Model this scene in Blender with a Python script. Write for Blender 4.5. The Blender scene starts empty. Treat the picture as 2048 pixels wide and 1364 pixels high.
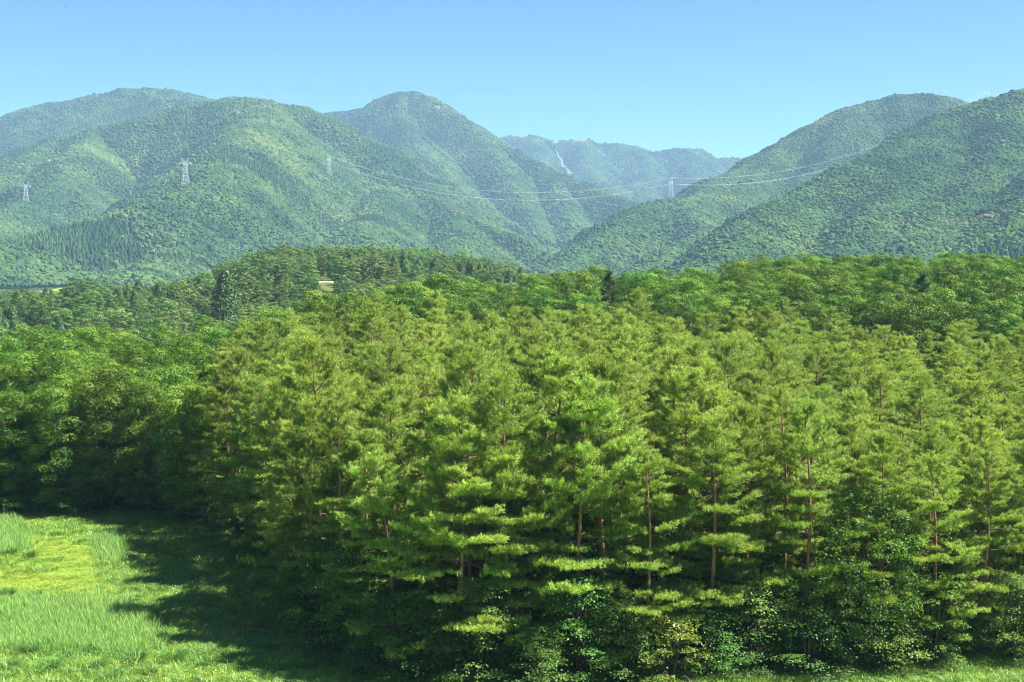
import bpy, math, random
import numpy as np
from mathutils import Vector, Matrix

# ------------------------------------------------------------------ camera, sky, sun, exposure
sc = bpy.context.scene
FPX, W0, H0, HORIZ, CAMZ = 2844.0, 2048, 1364, 480.0, 28.0     # photograph pixels; camera 28 m above the meadow
PITCH = math.atan((H0 / 2 - HORIZ) / FPX)
cam_d = bpy.data.cameras.new('camera'); cam = bpy.data.objects.new('camera', cam_d)
sc.collection.objects.link(cam); sc.camera = cam
cam_d.sensor_width = 36.0; cam_d.lens = 36.0 * FPX / W0
cam_d.clip_start = 0.5; cam_d.clip_end = 30000
cam.location = (0, 0, CAMZ); cam.rotation_euler = (math.pi / 2 - PITCH, 0, 0)

SUN_EL, SUN_AZ = math.radians(54), math.radians(88)          # azimuth clockwise from the view direction (+Y)
world = bpy.data.worlds.new('World'); sc.world = world; world.use_nodes = True
wn = world.node_tree.nodes; wl = world.node_tree.links
bg = wn['Background']
sky = wn.new('ShaderNodeTexSky'); sky.sky_type = 'NISHITA'; sky.sun_disc = False
sky.sun_elevation = SUN_EL; sky.sun_rotation = SUN_AZ
sky.altitude = 1500; sky.air_density = 0.48; sky.dust_density = 1.2; sky.ozone_density = 4.0
tint = wn.new('ShaderNodeMix'); tint.data_type = 'RGBA'; tint.blend_type = 'MULTIPLY'; tint.inputs[0].default_value = 1.0
tint.inputs[7].default_value = (0.75, 1.05, 1.06, 1)
wl.new(sky.outputs[0], tint.inputs[6]); wl.new(tint.outputs[2], bg.inputs[0]); bg.inputs[1].default_value = 0.062
sun_d = bpy.data.lights.new('sun', 'SUN'); sun = bpy.data.objects.new('sun', sun_d); sc.collection.objects.link(sun)
sun_d.energy = 5.0; sun_d.angle = math.radians(0.53); sun_d.color = (1.0, 0.955, 0.88)
sun_dir = Vector((math.sin(SUN_AZ) * math.cos(SUN_EL), math.cos(SUN_AZ) * math.cos(SUN_EL), math.sin(SUN_EL)))
sun.rotation_euler = sun_dir.to_track_quat('Z', 'Y').to_euler(); sun.location = (200, 0, 300)
vs = sc.view_settings
vs.view_transform = 'Standard'; vs.look = 'None'; vs.gamma = 1.0; vs.use_curve_mapping = False
vs.exposure = 1.82
cy = sc.cycles
cy.max_bounces = 4; cy.diffuse_bounces = 1; cy.glossy_bounces = 1; cy.transmission_bounces = 3
cy.volume_bounces = 0; cy.transparent_max_bounces = 4
cy.use_denoising = True; cy.filter_width = 1.0

rng = np.random.default_rng(11)
col = sc.collection

# ------------------------------------------------------------------ helpers
def at(px, py, d):
    """photograph pixel + forward distance -> world point (numpy friendly)"""
    u = (np.asarray(px, float) - W0 / 2) / FPX; v = (H0 / 2 - np.asarray(py, float)) / FPX
    fy = math.cos(PITCH) + v * math.sin(PITCH); fz = -math.sin(PITCH) + v * math.cos(PITCH)
    k = np.asarray(d, float) / fy
    return u * k, np.asarray(d, float) + 0 * u, CAMZ + fz * k

def px_of(x, y, z):
    x = np.asarray(x, float); y = np.asarray(y, float); z = np.asarray(z, float) - CAMZ
    dep = y * math.cos(PITCH) - z * math.sin(PITCH); up = y * math.sin(PITCH) + z * math.cos(PITCH)
    dep = np.maximum(dep, .1)
    return W0 / 2 + FPX * x / dep, H0 / 2 - FPX * up / dep

def on_ground(px, py, z=0.0):
    u = (px - W0 / 2) / FPX; v = (H0 / 2 - py) / FPX
    fy = math.cos(PITCH) + v * math.sin(PITCH); fz = -math.sin(PITCH) + v * math.cos(PITCH)
    k = (z - CAMZ) / fz
    return u * k, fy * k

def sstep(a, b, x):
    t = np.clip((np.asarray(x, float) - a) / (b - a), 0, 1); return t * t * (3 - 2 * t)

def _hash(ix, iy, seed):
    h = (ix.astype(np.int64) * 374761393 + iy.astype(np.int64) * 668265263 + seed * 974711) & 0xffffffff
    h = ((h ^ (h >> 13)) * 1274126177) & 0xffffffff
    return ((h ^ (h >> 16)) & 0xffff) / 65535.0

def vnoise(x, y, seed=0):
    x = np.asarray(x, float); y = np.asarray(y, float)
    ix = np.floor(x); iy = np.floor(y); fx = x - ix; fy = y - iy
    fx = fx * fx * (3 - 2 * fx); fy = fy * fy * (3 - 2 * fy)
    a = _hash(ix, iy, seed); b = _hash(ix + 1, iy, seed); c = _hash(ix, iy + 1, seed); d = _hash(ix + 1, iy + 1, seed)
    return (a * (1 - fx) + b * fx) * (1 - fy) + (c * (1 - fx) + d * fx) * fy

def fbm(x, y, seed=0, o=4):
    s = 0; a = .5
    for i in range(o):
        s = s + a * vnoise(x * 2 ** i, y * 2 ** i, seed + i); a *= .5
    return s / (1 - .5 ** o)

def inpoly(x, y, poly):
    x = np.asarray(x, float); y = np.asarray(y, float); r = np.zeros(x.shape, bool)
    n = len(poly)
    for i in range(n):
        x1, y1 = poly[i]; x2, y2 = poly[(i + 1) % n]
        c = ((y1 > y) != (y2 > y)) & (x < (x2 - x1) * (y - y1) / (y2 - y1 + 1e-12) + x1)
        r ^= c
    return r

def mesh_np(name, V, F, mat=None, tone=None, smooth=False, mat_idx=None, extra=None):
    V = np.asarray(V, np.float32); F = np.asarray(F, np.int32)
    me = bpy.data.meshes.new(name); n = F.shape[1]
    me.vertices.add(len(V)); me.vertices.foreach_set('co', V.ravel())
    me.loops.add(F.size); me.loops.foreach_set('vertex_index', F.ravel())
    me.polygons.add(len(F))
    me.polygons.foreach_set('loop_start', np.arange(0, F.size, n, dtype=np.int32))
    if smooth: me.polygons.foreach_set('use_smooth', np.ones(len(F), bool))
    for m in (mat if isinstance(mat, (list, tuple)) else [mat]):
        if m: me.materials.append(m)
    if mat_idx is not None: me.polygons.foreach_set('material_index', np.asarray(mat_idx, np.int32))
    if tone is not None:
        a = me.attributes.new('tone', 'FLOAT', 'POINT'); a.data.foreach_set('value', np.asarray(tone, np.float32))
    if extra:
        for k, v in extra.items():
            a = me.attributes.new(k, 'FLOAT', 'POINT'); a.data.foreach_set('value', np.asarray(v, np.float32))
    me.update(calc_edges=True)
    return me

class MB:
    """collects quad tubes, boxes and strips; tris are stored as degenerate-free separate list"""
    def __init__(s): s.V = []; s.F = []; s.n = 0
    def add(s, V, F):
        s.V.append(np.asarray(V, float)); s.F.append(np.asarray(F, int) + s.n); s.n += len(V)
    def tube(s, pts, rad, k=6, cap=True):
        pts = np.asarray(pts, float); n = len(pts); rad = np.broadcast_to(np.asarray(rad, float), (n,))
        t = np.gradient(pts, axis=0); t /= np.linalg.norm(t, axis=1)[:, None] + 1e-9
        ref = np.where(np.abs(t[:, 2:3]) > .9, np.array([[1., 0, 0]]), np.array([[0, 0, 1.]]))
        a = np.cross(t, ref); a /= np.linalg.norm(a, axis=1)[:, None] + 1e-9
        b = np.cross(t, a)
        # keep the frame from flipping
        for i in range(1, n):
            a[i] = a[i - 1] - t[i] * np.dot(a[i - 1], t[i]); a[i] /= np.linalg.norm(a[i]) + 1e-9
            b[i] = np.cross(t[i], a[i])
        th = np.arange(k) * 2 * math.pi / k
        V = pts[:, None, :] + rad[:, None, None] * (np.cos(th)[None, :, None] * a[:, None, :] + np.sin(th)[None, :, None] * b[:, None, :])
        V = V.reshape(-1, 3)
        i = np.arange(n - 1)[:, None] * k; j = np.arange(k)[None, :]; j2 = (j + 1) % k
        F = np.stack([i + j, i + j2, i + k + j2, i + k + j], -1).reshape(-1, 4)
        s.add(V, F)
    def bar(s, a, b, r, k=4): s.tube([a, b], r, k)
    def box(s, lo, hi):
        x0, y0, z0 = lo; x1, y1, z1 = hi
        V = [(x0,y0,z0),(x1,y0,z0),(x1,y1,z0),(x0,y1,z0),(x0,y0,z1),(x1,y0,z1),(x1,y1,z1),(x0,y1,z1)]
        s.add(V, [(0,3,2,1),(4,5,6,7),(0,1,5,4),(1,2,6,5),(2,3,7,6),(3,0,4,7)])
    def mesh(s, name, mat, smooth=True):
        return mesh_np(name, np.concatenate(s.V), np.concatenate(s.F), mat, smooth=smooth)

def tag(o, label=None, cat=None, group=None, kind=None):
    if label: o['label'] = label
    if cat: o['category'] = cat
    if group: o['group'] = group
    if kind: o['kind'] = kind
    return o

def obj(name, me, parent=None, loc=(0, 0, 0)):
    o = bpy.data.objects.new(name, me); col.objects.link(o); o.location = loc
    if parent: o.parent = parent
    return o

def place(name, parts, loc, rz=0.0, scale=(1, 1, 1), tilt=(0, 0), label=None, cat=None, group=None):
    """an Empty at the base of the thing and a copy of each of its parts (mesh data shared)"""
    e = bpy.data.objects.new(name, None); col.objects.link(e)
    e.empty_display_size = 0.5
    e.location = loc; e.rotation_euler = (tilt[0], tilt[1], rz); e.scale = scale
    for pn, me in parts:
        c = bpy.data.objects.new(pn, me); col.objects.link(c); c.parent = e
    return tag(e, label, cat, group)

# ------------------------------------------------------------------ materials
def new_mat(name):
    m = bpy.data.materials.new(name); m.use_nodes = True
    nt = m.node_tree
    for n in list(nt.nodes): nt.nodes.remove(n)
    out = nt.nodes.new('ShaderNodeOutputMaterial')
    return m, nt.nodes, nt.links, out

def mixc(N, L, fac, a, b, blend='MIX'):
    m = N.new('ShaderNodeMix'); m.data_type = 'RGBA'; m.blend_type = blend
    for sock, v in ((m.inputs[0], fac), (m.inputs[6], a), (m.inputs[7], b)):
        if isinstance(v, (int, float)): sock.default_value = v
        elif isinstance(v, (tuple, list)): sock.default_value = (*v, 1) if len(v) == 3 else v
        else: L.new(v, sock)
    return m.outputs[2]

def ramp(N, L, src, stops):
    r = N.new('ShaderNodeValToRGB'); L.new(src, r.inputs[0]); e = r.color_ramp.elements
    while len(e) > 1: e.remove(e[-1])
    e[0].position = stops[0][0]; e[0].color = (*stops[0][1], 1)
    for p, c in stops[1:]:
        k = e.new(p); k.color = (*c, 1)
    return r.outputs[0]

def leaf_mat(name, dark, light, trans=.35, rough=.5, spec=.3, tree_var=.25, hue_var=.03, trans_tint=(1.15, 1.2, .5)):
    m, N, L, out = new_mat(name)
    at_ = N.new('ShaderNodeAttribute'); at_.attribute_name = 'tone'
    c = mixc(N, L, at_.outputs['Fac'], dark, light)
    oi = N.new('ShaderNodeObjectInfo')
    hs = N.new('ShaderNodeHueSaturation')
    mr = N.new('ShaderNodeMapRange'); L.new(oi.outputs['Random'], mr.inputs[0]); mr.inputs[3].default_value = 1 - tree_var; mr.inputs[4].default_value = 1 + tree_var
    wn_ = N.new('ShaderNodeTexWhiteNoise'); wn_.noise_dimensions = '1D'; L.new(oi.outputs['Random'], wn_.inputs['W'])
    mh = N.new('ShaderNodeMapRange'); L.new(wn_.outputs['Value'], mh.inputs[0]); mh.inputs[3].default_value = .5 - hue_var; mh.inputs[4].default_value = .5 + hue_var
    L.new(mh.outputs[0], hs.inputs['Hue']); L.new(mr.outputs[0], hs.inputs['Value']); L.new(c, hs.inputs['Color'])
    p = N.new('ShaderNodeBsdfPrincipled'); L.new(hs.outputs[0], p.inputs['Base Color'])
    p.inputs['Roughness'].default_value = rough; p.inputs['Specular IOR Level'].default_value = spec
    t = N.new('ShaderNodeBsdfTranslucent'); L.new(mixc(N, L, 1.0, hs.outputs[0], trans_tint, 'MULTIPLY'), t.inputs[0])
    mx = N.new('ShaderNodeMixShader'); mx.inputs[0].default_value = trans
    L.new(p.outputs[0], mx.inputs[1]); L.new(t.outputs[0], mx.inputs[2]); L.new(mx.outputs[0], out.inputs[0])
    return m

def bark_mat(name, low, high, z0, z1, sc_=6.0):
    m, N, L, out = new_mat(name)
    tc = N.new('ShaderNodeTexCoord'); sx = N.new('ShaderNodeSeparateXYZ'); L.new(tc.outputs['Object'], sx.inputs[0])
    no = N.new('ShaderNodeTexNoise'); no.inputs['Scale'].default_value = sc_; no.inputs['Detail'].default_value = 4
    mp = N.new('ShaderNodeMapping'); mp.inputs['Scale'].default_value = (1, 1, .25); L.new(tc.outputs['Object'], mp.inputs[0]); L.new(mp.outputs[0], no.inputs[0])
    mr = N.new('ShaderNodeMapRange'); mr.inputs[1].default_value = z0; mr.inputs[2].default_value = z1; L.new(sx.outputs[2], mr.inputs[0])
    c = mixc(N, L, mr.outputs[0], low, high)
    k = ramp(N, L, no.outputs['Fac'], [(.3, (.45, .45, .45)), (.65, (1.25, 1.25, 1.25))])
    c = mixc(N, L, 1.0, c, k, 'MULTIPLY')
    p = N.new('ShaderNodeBsdfPrincipled'); L.new(c, p.inputs['Base Color']); p.inputs['Roughness'].default_value = .85
    bp = N.new('ShaderNodeBump'); bp.inputs['Strength'].default_value = .6; bp.inputs['Distance'].default_value = .05
    L.new(no.outputs['Fac'], bp.inputs['Height']); L.new(bp.outputs[0], p.inputs['Normal'])
    L.new(p.outputs[0], out.inputs[0]); return m

def plain_mat(name, c, rough=.7, var=.25, scale=3.0, metal=0.0):
    m, N, L, out = new_mat(name)
    no = N.new('ShaderNodeTexNoise'); no.inputs['Scale'].default_value = scale; no.inputs['Detail'].default_value = 3
    tc = N.new('ShaderNodeTexCoord'); L.new(tc.outputs['Object'], no.inputs[0])
    k = ramp(N, L, no.outputs['Fac'], [(.3, (1 - var,) * 3), (.7, (1 + var,) * 3)])
    p = N.new('ShaderNodeBsdfPrincipled'); L.new(mixc(N, L, 1.0, c, k, 'MULTIPLY'), p.inputs['Base Color'])
    p.inputs['Roughness'].default_value = rough; p.inputs['Metallic'].default_value = metal
    L.new(p.outputs[0], out.inputs[0]); return m

M = {}
M['needle'] = leaf_mat('pine_needles', (.160, .240, .046), (.375, .475, .108), trans=.34, rough=.6, spec=.12, tree_var=.22, hue_var=.012)
M['oak'] = leaf_mat('broadleaf_foliage', (.052, .132, .016), (.158, .262, .036), trans=.30, rough=.5, spec=.15, tree_var=.28, hue_var=.014)
M['shrub'] = leaf_mat('understorey_foliage', (.058, .140, .022), (.150, .260, .042), trans=.34, rough=.5, spec=.22, tree_var=.25, hue_var=.025)
M['gold'] = leaf_mat('yellowing_foliage', (.13, .19, .030), (.25, .28, .05), trans=.4, rough=.4, tree_var=.1, hue_var=.01)
M['fir'] = leaf_mat('dark_fir_needles', (.022, .055, .020), (.060, .110, .032), trans=.2, tree_var=.2, hue_var=.01)
M['cedar'] = leaf_mat('cedar_foliage', (.055, .118, .034), (.130, .205, .052), trans=.25, tree_var=.25, hue_var=.025)
M['midleaf'] = leaf_mat('valley_tree_foliage', (.062, .135, .034), (.150, .240, .055), trans=.32, tree_var=.28, hue_var=.03)
M['pine_bark'] = bark_mat('red_pine_bark', (.15, .105, .08), (.36, .165, .085), 2.0, 9.0)
M['limb'] = bark_mat('pine_limb_bark', (.13, .10, .075), (.15, .115, .08), 3.0, 14.0)
M['dead'] = plain_mat('grey_dead_wood', (.42, .38, .34), .9, .3, 5)
M['bark'] = bark_mat('grey_brown_bark', (.085, .068, .05), (.11, .088, .065), 1.0, 8.0)
M['grass'] = leaf_mat('meadow_grass', (.19, .34, .048), (.43, .54, .09), trans=.40, rough=.5, spec=.3, tree_var=.22, hue_var=.028, trans_tint=(1.1, 1.15, .5))
M['reed'] = leaf_mat('reed_leaves', (.17, .36, .09), (.40, .58, .18), trans=.33, rough=.42, spec=.4, tree_var=.18, hue_var=.012, trans_tint=(1.05, 1.1, .6))
M['tuss'] = leaf_mat('tussock_leaves', (.09, .23, .045), (.27, .42, .075), trans=.33, rough=.42, spec=.4, tree_var=.22, hue_var=.02)
M['dark_tuss'] = leaf_mat('dark_tussock_leaves', (.045, .13, .030), (.15, .29, .05), trans=.3, rough=.42, spec=.3, tree_var=.2, hue_var=.015)
M['deadneedle'] = leaf_mat('dead_needles', (.16, .055, .030), (.30, .11, .055), trans=.2, tree_var=.05, hue_var=.01)
M['flower'] = leaf_mat('yellow_flower', (.55, .42, .03), (.75, .6, .05), trans=.2, tree_var=.05, hue_var=.01)
M['steel'] = plain_mat('galvanised_steel', (.50, .53, .56), .55, .08, .4)
M['wire'] = plain_mat('aluminium_conductor', (.82, .84, .86), .4, .04, .01)
M['insul'] = plain_mat('porcelain_insulator', (.75, .74, .72), .3, .1, 1)
M['rock'] = plain_mat('pale_bare_rock', (.21, .19, .175), .9, .3, .03)
M['gravel'] = plain_mat('pale_gravel_road', (.50, .43, .35), .95, .2, .6)
M['feather'] = plain_mat('grey_feathers', (.10, .11, .12), .8, .2, 8)
M['block'] = plain_mat('weathered_board', (.30, .20, .15), .9, .2, 2)

def far_mat(name, conifer=False):  # colour drifts in stands, each crown a little different
    m, N, L, out = new_mat(name)
    oi = N.new('ShaderNodeObjectInfo'); loc = oi.outputs['Location']
    def noise(scale, off, detail=2):
        mp = N.new('ShaderNodeMapping'); mp.inputs['Scale'].default_value = (scale,) * 3; mp.inputs['Location'].default_value = (off, off * .7, 0)
        L.new(loc, mp.inputs[0]); n = N.new('ShaderNodeTexNoise'); n.inputs['Scale'].default_value = 1; n.inputs['Detail'].default_value = detail
        L.new(mp.outputs[0], n.inputs[0]); return n.outputs['Fac']
    if conifer:
        c = ramp(N, L, noise(1 / 180., 3), [(.3, (.022, .054, .024)), (.7, (.044, .084, .030))])
    else:
        c = ramp(N, L, noise(1 / 220., 0, 3), [(.28, (.024, .058, .024)), (.45, (.044, .088, .030)), (.6, (.062, .108, .032)), (.75, (.098, .138, .038))])
        brown = noise(1 / 260., 19, 3)
        wn_ = N.new('ShaderNodeTexWhiteNoise'); wn_.noise_dimensions = '1D'; L.new(oi.outputs['Random'], wn_.inputs['W'])
        su = N.new('ShaderNodeMath'); su.operation = 'MULTIPLY_ADD'; L.new(wn_.outputs['Value'], su.inputs[0]); su.inputs[1].default_value = .22; L.new(brown, su.inputs[2])
        bf = ramp(N, L, su.outputs[0], [(.78, (0, 0, 0)), (.90, (.8, .8, .8))])
        c = mixc(N, L, bf, c, (.17, .155, .075))
    c = mixc(N, L, 1.0, c, ramp(N, L, noise(1 / 55., 41, 2), [(.32, (.66, .70, .78)), (.5, (1, 1, 1)), (.68, (1.3, 1.24, 1.1))]), 'MULTIPLY')
    hs = N.new('ShaderNodeHueSaturation'); L.new(c, hs.inputs['Color'])
    mr = N.new('ShaderNodeMapRange'); L.new(oi.outputs['Random'], mr.inputs[0]); mr.inputs[3].default_value = .68; mr.inputs[4].default_value = 1.32
    L.new(mr.outputs[0], hs.inputs['Value'])
    d = N.new('ShaderNodeBsdfDiffuse'); L.new(hs.outputs[0], d.inputs[0]); L.new(d.outputs[0], out.inputs[0])
    return m
M['far'] = far_mat('mountain_broadleaf'); M['farcon'] = far_mat('mountain_conifer', True)

def ground_mat():
    m, N, L, out = new_mat('meadow_and_forest_floor')
    tc = N.new('ShaderNodeTexCoord')
    def noise(scale, detail=3, rough=.5):
        n = N.new('ShaderNodeTexNoise'); n.inputs['Scale'].default_value = scale; n.inputs['Detail'].default_value = detail; n.inputs['Roughness'].default_value = rough
        L.new(tc.outputs['Object'], n.inputs[0]); return n.outputs['Fac']
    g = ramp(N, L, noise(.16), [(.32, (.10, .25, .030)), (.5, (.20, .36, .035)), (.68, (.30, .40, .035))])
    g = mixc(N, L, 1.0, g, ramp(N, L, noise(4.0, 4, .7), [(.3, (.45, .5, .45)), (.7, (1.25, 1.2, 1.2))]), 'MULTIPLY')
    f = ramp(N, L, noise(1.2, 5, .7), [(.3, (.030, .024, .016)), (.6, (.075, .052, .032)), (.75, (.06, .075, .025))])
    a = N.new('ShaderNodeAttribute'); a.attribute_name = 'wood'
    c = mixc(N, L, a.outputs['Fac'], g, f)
    p = N.new('ShaderNodeBsdfPrincipled'); L.new(c, p.inputs['Base Color']); p.inputs['Roughness'].default_value = .95; p.inputs['Specular IOR Level'].default_value = .1
    bp = N.new('ShaderNodeBump'); bp.inputs['Strength'].default_value = .8; bp.inputs['Distance'].default_value = .12; L.new(noise(5.0, 5, .7), bp.inputs['Height']); L.new(bp.outputs[0], p.inputs['Normal'])
    L.new(p.outputs[0], out.inputs[0]); return m
M['ground'] = ground_mat()

def mountain_mat():
    m, N, L, out = new_mat('mountain_soil_and_scrub')
    tc = N.new('ShaderNodeTexCoord'); n = N.new('ShaderNodeTexNoise'); n.inputs['Scale'].default_value = .02; n.inputs['Detail'].default_value = 6; L.new(tc.outputs['Object'], n.inputs[0])
    c = ramp(N, L, n.outputs['Fac'], [(.3, (.022, .045, .018)), (.7, (.05, .075, .028))])
    a = N.new('ShaderNodeAttribute'); a.attribute_name = 'bare'
    c = mixc(N, L, a.outputs['Fac'], c, ramp(N, L, n.outputs['Fac'], [(.35, (.11, .14, .05)), (.65, (.17, .15, .08))]))
    p = N.new('ShaderNodeBsdfDiffuse'); L.new(c, p.inputs[0]); L.new(p.outputs[0], out.inputs[0]); return m
M['mount'] = mountain_mat()

# ------------------------------------------------------------------ the lay of the land
def zt(x, y):
    x = np.asarray(x, float); y = np.asarray(y, float)
    und = .35 * (vnoise(x / 14, y / 14, 5) - .5) + .12 * (vnoise(x / 4, y / 4, 6) - .5)
    rise = np.interp(x, [-75, -45, -28, 0, 35, 76, 130], [-4, -1.5, .8, 2.2, 2.8, 5.6, 5.4]) * sstep(150, 300, y)
    near = und * sstep(420, 300, y) + rise
    t = sstep(325, 470, y)
    left = sstep(-35, -75, x) * sstep(190, 350, y)
    base = near * (1 - t) + -12.0 * t
    base = base * (1 - left) + -11.5 * left
    # low wooded hill across the middle distance
    px = x / np.maximum(y, 1) * FPX + W0 / 2
    prof = np.interp(px, [250, 400, 470, 560, 800, 980, 1100, 1250, 1500], [0, .42, .80, 1.0, 1.0, .78, .42, .12, 0])
    base = base - 25.0 * sstep(620, 1050, y)
    wh = prof * np.exp(-np.abs((y - 735) / 225) ** 4) * sstep(380, 560, y)
    base = base * (1 - wh) + 9.0 * wh
    # knoll in the valley on the left
    base = base + 9.5 * np.exp(-((px - 190) / 190) ** 2 - ((y - 560) / 85) ** 2)
    base = base + 3.0 * (fbm(x / 70, y / 70, 8, 3) - .5) * sstep(380, 520, y)
    base = base - 6.0 * sstep(2400, 3200, y)
    return base

PINE_FRONT_PX = [(440, 1050), (500, 1112), (560, 1180), (605, 1232), (690, 1302), (780, 1346), (950, 1364), (1200, 1368), (1400, 1354), (1550, 1343), (1800, 1330), (2150, 1312)]
PINE_FRONT = [on_ground(a, b) for a, b in PINE_FRONT_PX]
def pd(px, d): return ((px - W0 / 2) / FPX * d, d)
PINE_BACK = [pd(2180, 205), pd(1850, 208), pd(1500, 222), pd(1150, 248), pd(850, 240), pd(600, 205), pd(470, 170)]
PINE_POLY = PINE_FRONT + PINE_BACK
GROVE_FRONT = [on_ground(-80, 1030), on_ground(60, 1026), on_ground(200, 1030), on_ground(330, 1036), on_ground(430, 1046)]
GROVE_POLY = GROVE_FRONT + [pd(470, 170), pd(600, 205), pd(520, 235), pd(300, 215), pd(100, 195), pd(-80, 185)]
CREST_POLY = [pd(600, 205), pd(850, 240), pd(1150, 248), pd(1500, 222), pd(1850, 208), pd(2180, 205), pd(2200, 330), pd(1700, 338), pd(1300, 322), pd(1000, 300), pd(700, 265), pd(520, 240)]

# mountains: ridge lines as (photograph pixel, forward distance)
MTS = {}
MTS['A'] = dict(s=.66, w=80, seed=3, ridges=[
    [(-300, 300, 5600), (-100, 262, 5500), (0, 243, 5400), (60, 222, 5400), (130, 205, 5300), (200, 189, 5300), (250, 177, 5300), (300, 179, 5300), (340, 180, 5300), (380, 188, 5300), (415, 202, 5300), (520, 250, 5300)],
    [(250, 177, 5300), (180, 260, 4800), (90, 300, 4500)]])
MTS['B'] = dict(s=.80, w=90, seed=7, ridges=[
    [(-250, 345, 3900), (-100, 325, 3900), (0, 306, 3900), (120, 272, 3900), (200, 254, 3900), (300, 233, 3900), (400, 207, 3900), (470, 197, 3900), (520, 199, 3900), (580, 212, 3900), (640, 234, 3850), (700, 269, 3800), (760, 322, 3700), (820, 368, 3600)],
    [(540, 210, 3850), (470, 290, 3050), (415, 340, 2650), (370, 372, 2500), (300, 408, 2350), (210, 450, 2200), (100, 482, 2050), (-20, 505, 1900)],
    [(590, 216, 3850), (630, 290, 3700), (657, 350, 3550), (600, 385, 3150), (520, 425, 2700), (430, 478, 2350), (340, 525, 2000), (250, 555, 1700)],
    [(657, 350, 3550), (760, 372, 3450), (850, 394, 3350), (920, 427, 3200), (1000, 464, 3000), (1080, 507, 2750), (1120, 530, 2600)],
    [(760, 372, 3450), (740, 430, 2900), (690, 480, 2400), (640, 520, 1950)],
    [(920, 427, 3200), (900, 470, 2800), (870, 510, 2300)],
    [(200, 254, 3900), (130, 340, 3300), (60, 406, 3000), (-60, 450, 2600)],
    [(120, 272, 3900), (20, 350, 3400), (-120, 400, 3100)]])
MTS['C'] = dict(s=.86, w=50, seed=13, ridges=[
    [(560, 245, 6100), (640, 231, 6000), (665, 226, 6000), (700, 223, 5900), (735, 215, 5800), (770, 196, 5700), (800, 184, 5600), (826, 183, 5600), (850, 193, 5500), (880, 210, 5450), (920, 238, 5400), (960, 262, 5300), (1000, 286, 5200), (1060, 318, 5000), (1120, 350, 4800), (1200, 382, 4500), (1290, 412, 4200), (1330, 440, 4000)],
    [(800, 184, 5600), (830, 270, 5100), (880, 340, 4600), (960, 405, 4100), (1050, 470, 3600)],
    [(960, 262, 5300), (1010, 350, 4700), (1060, 420, 4200), (1100, 480, 3700)],
    [(1120, 350, 4800), (1150, 420, 4250), (1160, 475, 3750)],
    [(735, 215, 5800), (760, 290, 5300), (800, 350, 4800)]])
MTS['D'] = dict(s=.85, w=60, seed=17, ridges=[
    [(930, 300, 8000), (1000, 281, 7800), (1040, 268, 7600), (1065, 272, 7600), (1100, 281, 7500), (1135, 284, 7500), (1160, 275, 7500), (1190, 289, 7500), (1240, 290, 7500), (1270, 295, 7500), (1300, 306, 7400), (1350, 298, 7300), (1395, 300, 7300), (1430, 318, 7300), (1470, 317, 7300), (1520, 319, 7300), (1750, 335, 7300)],
    [(1160, 275, 7500), (1185, 340, 6800), (1235, 395, 6000)],
    [(1065, 272, 7600), (1090, 330, 6900), (1110, 360, 6300)],
    [(1300, 306, 7400), (1285, 370, 6600), (1270, 420, 5800)],
    [(1395, 300, 7300), (1380, 370, 6300), (1350, 420, 5600)]])
MTS['E'] = dict(g=125, s=.80, w=50, seed=23, ridges=[
    [(1085, 556, 2050), (1150, 514, 2350), (1200, 480, 2500), (1280, 422, 2720), (1322, 399, 2880), (1345, 395, 2920), (1385, 402, 3080), (1405, 388, 3300), (1450, 352, 3550), (1520, 319, 3700), (1600, 275, 3800), (1650, 243, 3850), (1700, 215, 3900), (1750, 200, 3900), (1790, 190, 3900), (1850, 188, 3900), (1900, 196, 3900), (1945, 209, 3900), (2050, 225, 3900)],
    [(1720, 208, 3900), (1655, 325, 3450), (1570, 405, 3100), (1460, 460, 2700), (1370, 490, 2350), (1280, 545, 1950)],
    [(1345, 395, 2920), (1400, 450, 2600), (1420, 490, 2350)],
    [(1600, 275, 3800), (1520, 350, 3450), (1450, 400, 3100)]])
MTS['F'] = dict(g=125, s=.74, w=60, seed=29, ridges=[
    [(1940, 213, 2780), (1990, 196, 2740), (2048, 180, 2740), (2150, 160, 2740), (2400, 150, 2740)],
    [(1940, 213, 2780), (1850, 262, 2580), (1780, 297, 2430), (1700, 336, 2300), (1620, 387, 2160), (1540, 440, 1980), (1450, 500, 1780), (1360, 552, 1600)],
    [(2048, 180, 2740), (2010, 290, 2400), (1960, 370, 2100), (1880, 445, 1850), (1800, 500, 1680), (1700, 548, 1500)],
    [(1850, 262, 2580), (1830, 360, 2200), (1760, 440, 1900), (1660, 505, 1680)],
    [(2250, 250, 2300), (2120, 380, 1850), (2020, 470, 1600), (1930, 535, 1400)]])
FOOT = -39.0
for k, mt in MTS.items():
    mt['R'] = []
    for r in mt['ridges']:
        r = np.array(r, float); X, Y, Z = at(r[:, 0], r[:, 1], r[:, 2]); mt['R'].append(np.stack([X, Y, Z - 7.5], 1))
    allp = np.concatenate(mt['R']); mt['box'] = (allp[:, 0].min() - 900, allp[:, 0].max() + 900, allp[:, 1].min() - 900, allp[:, 1].max() + 700)

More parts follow.
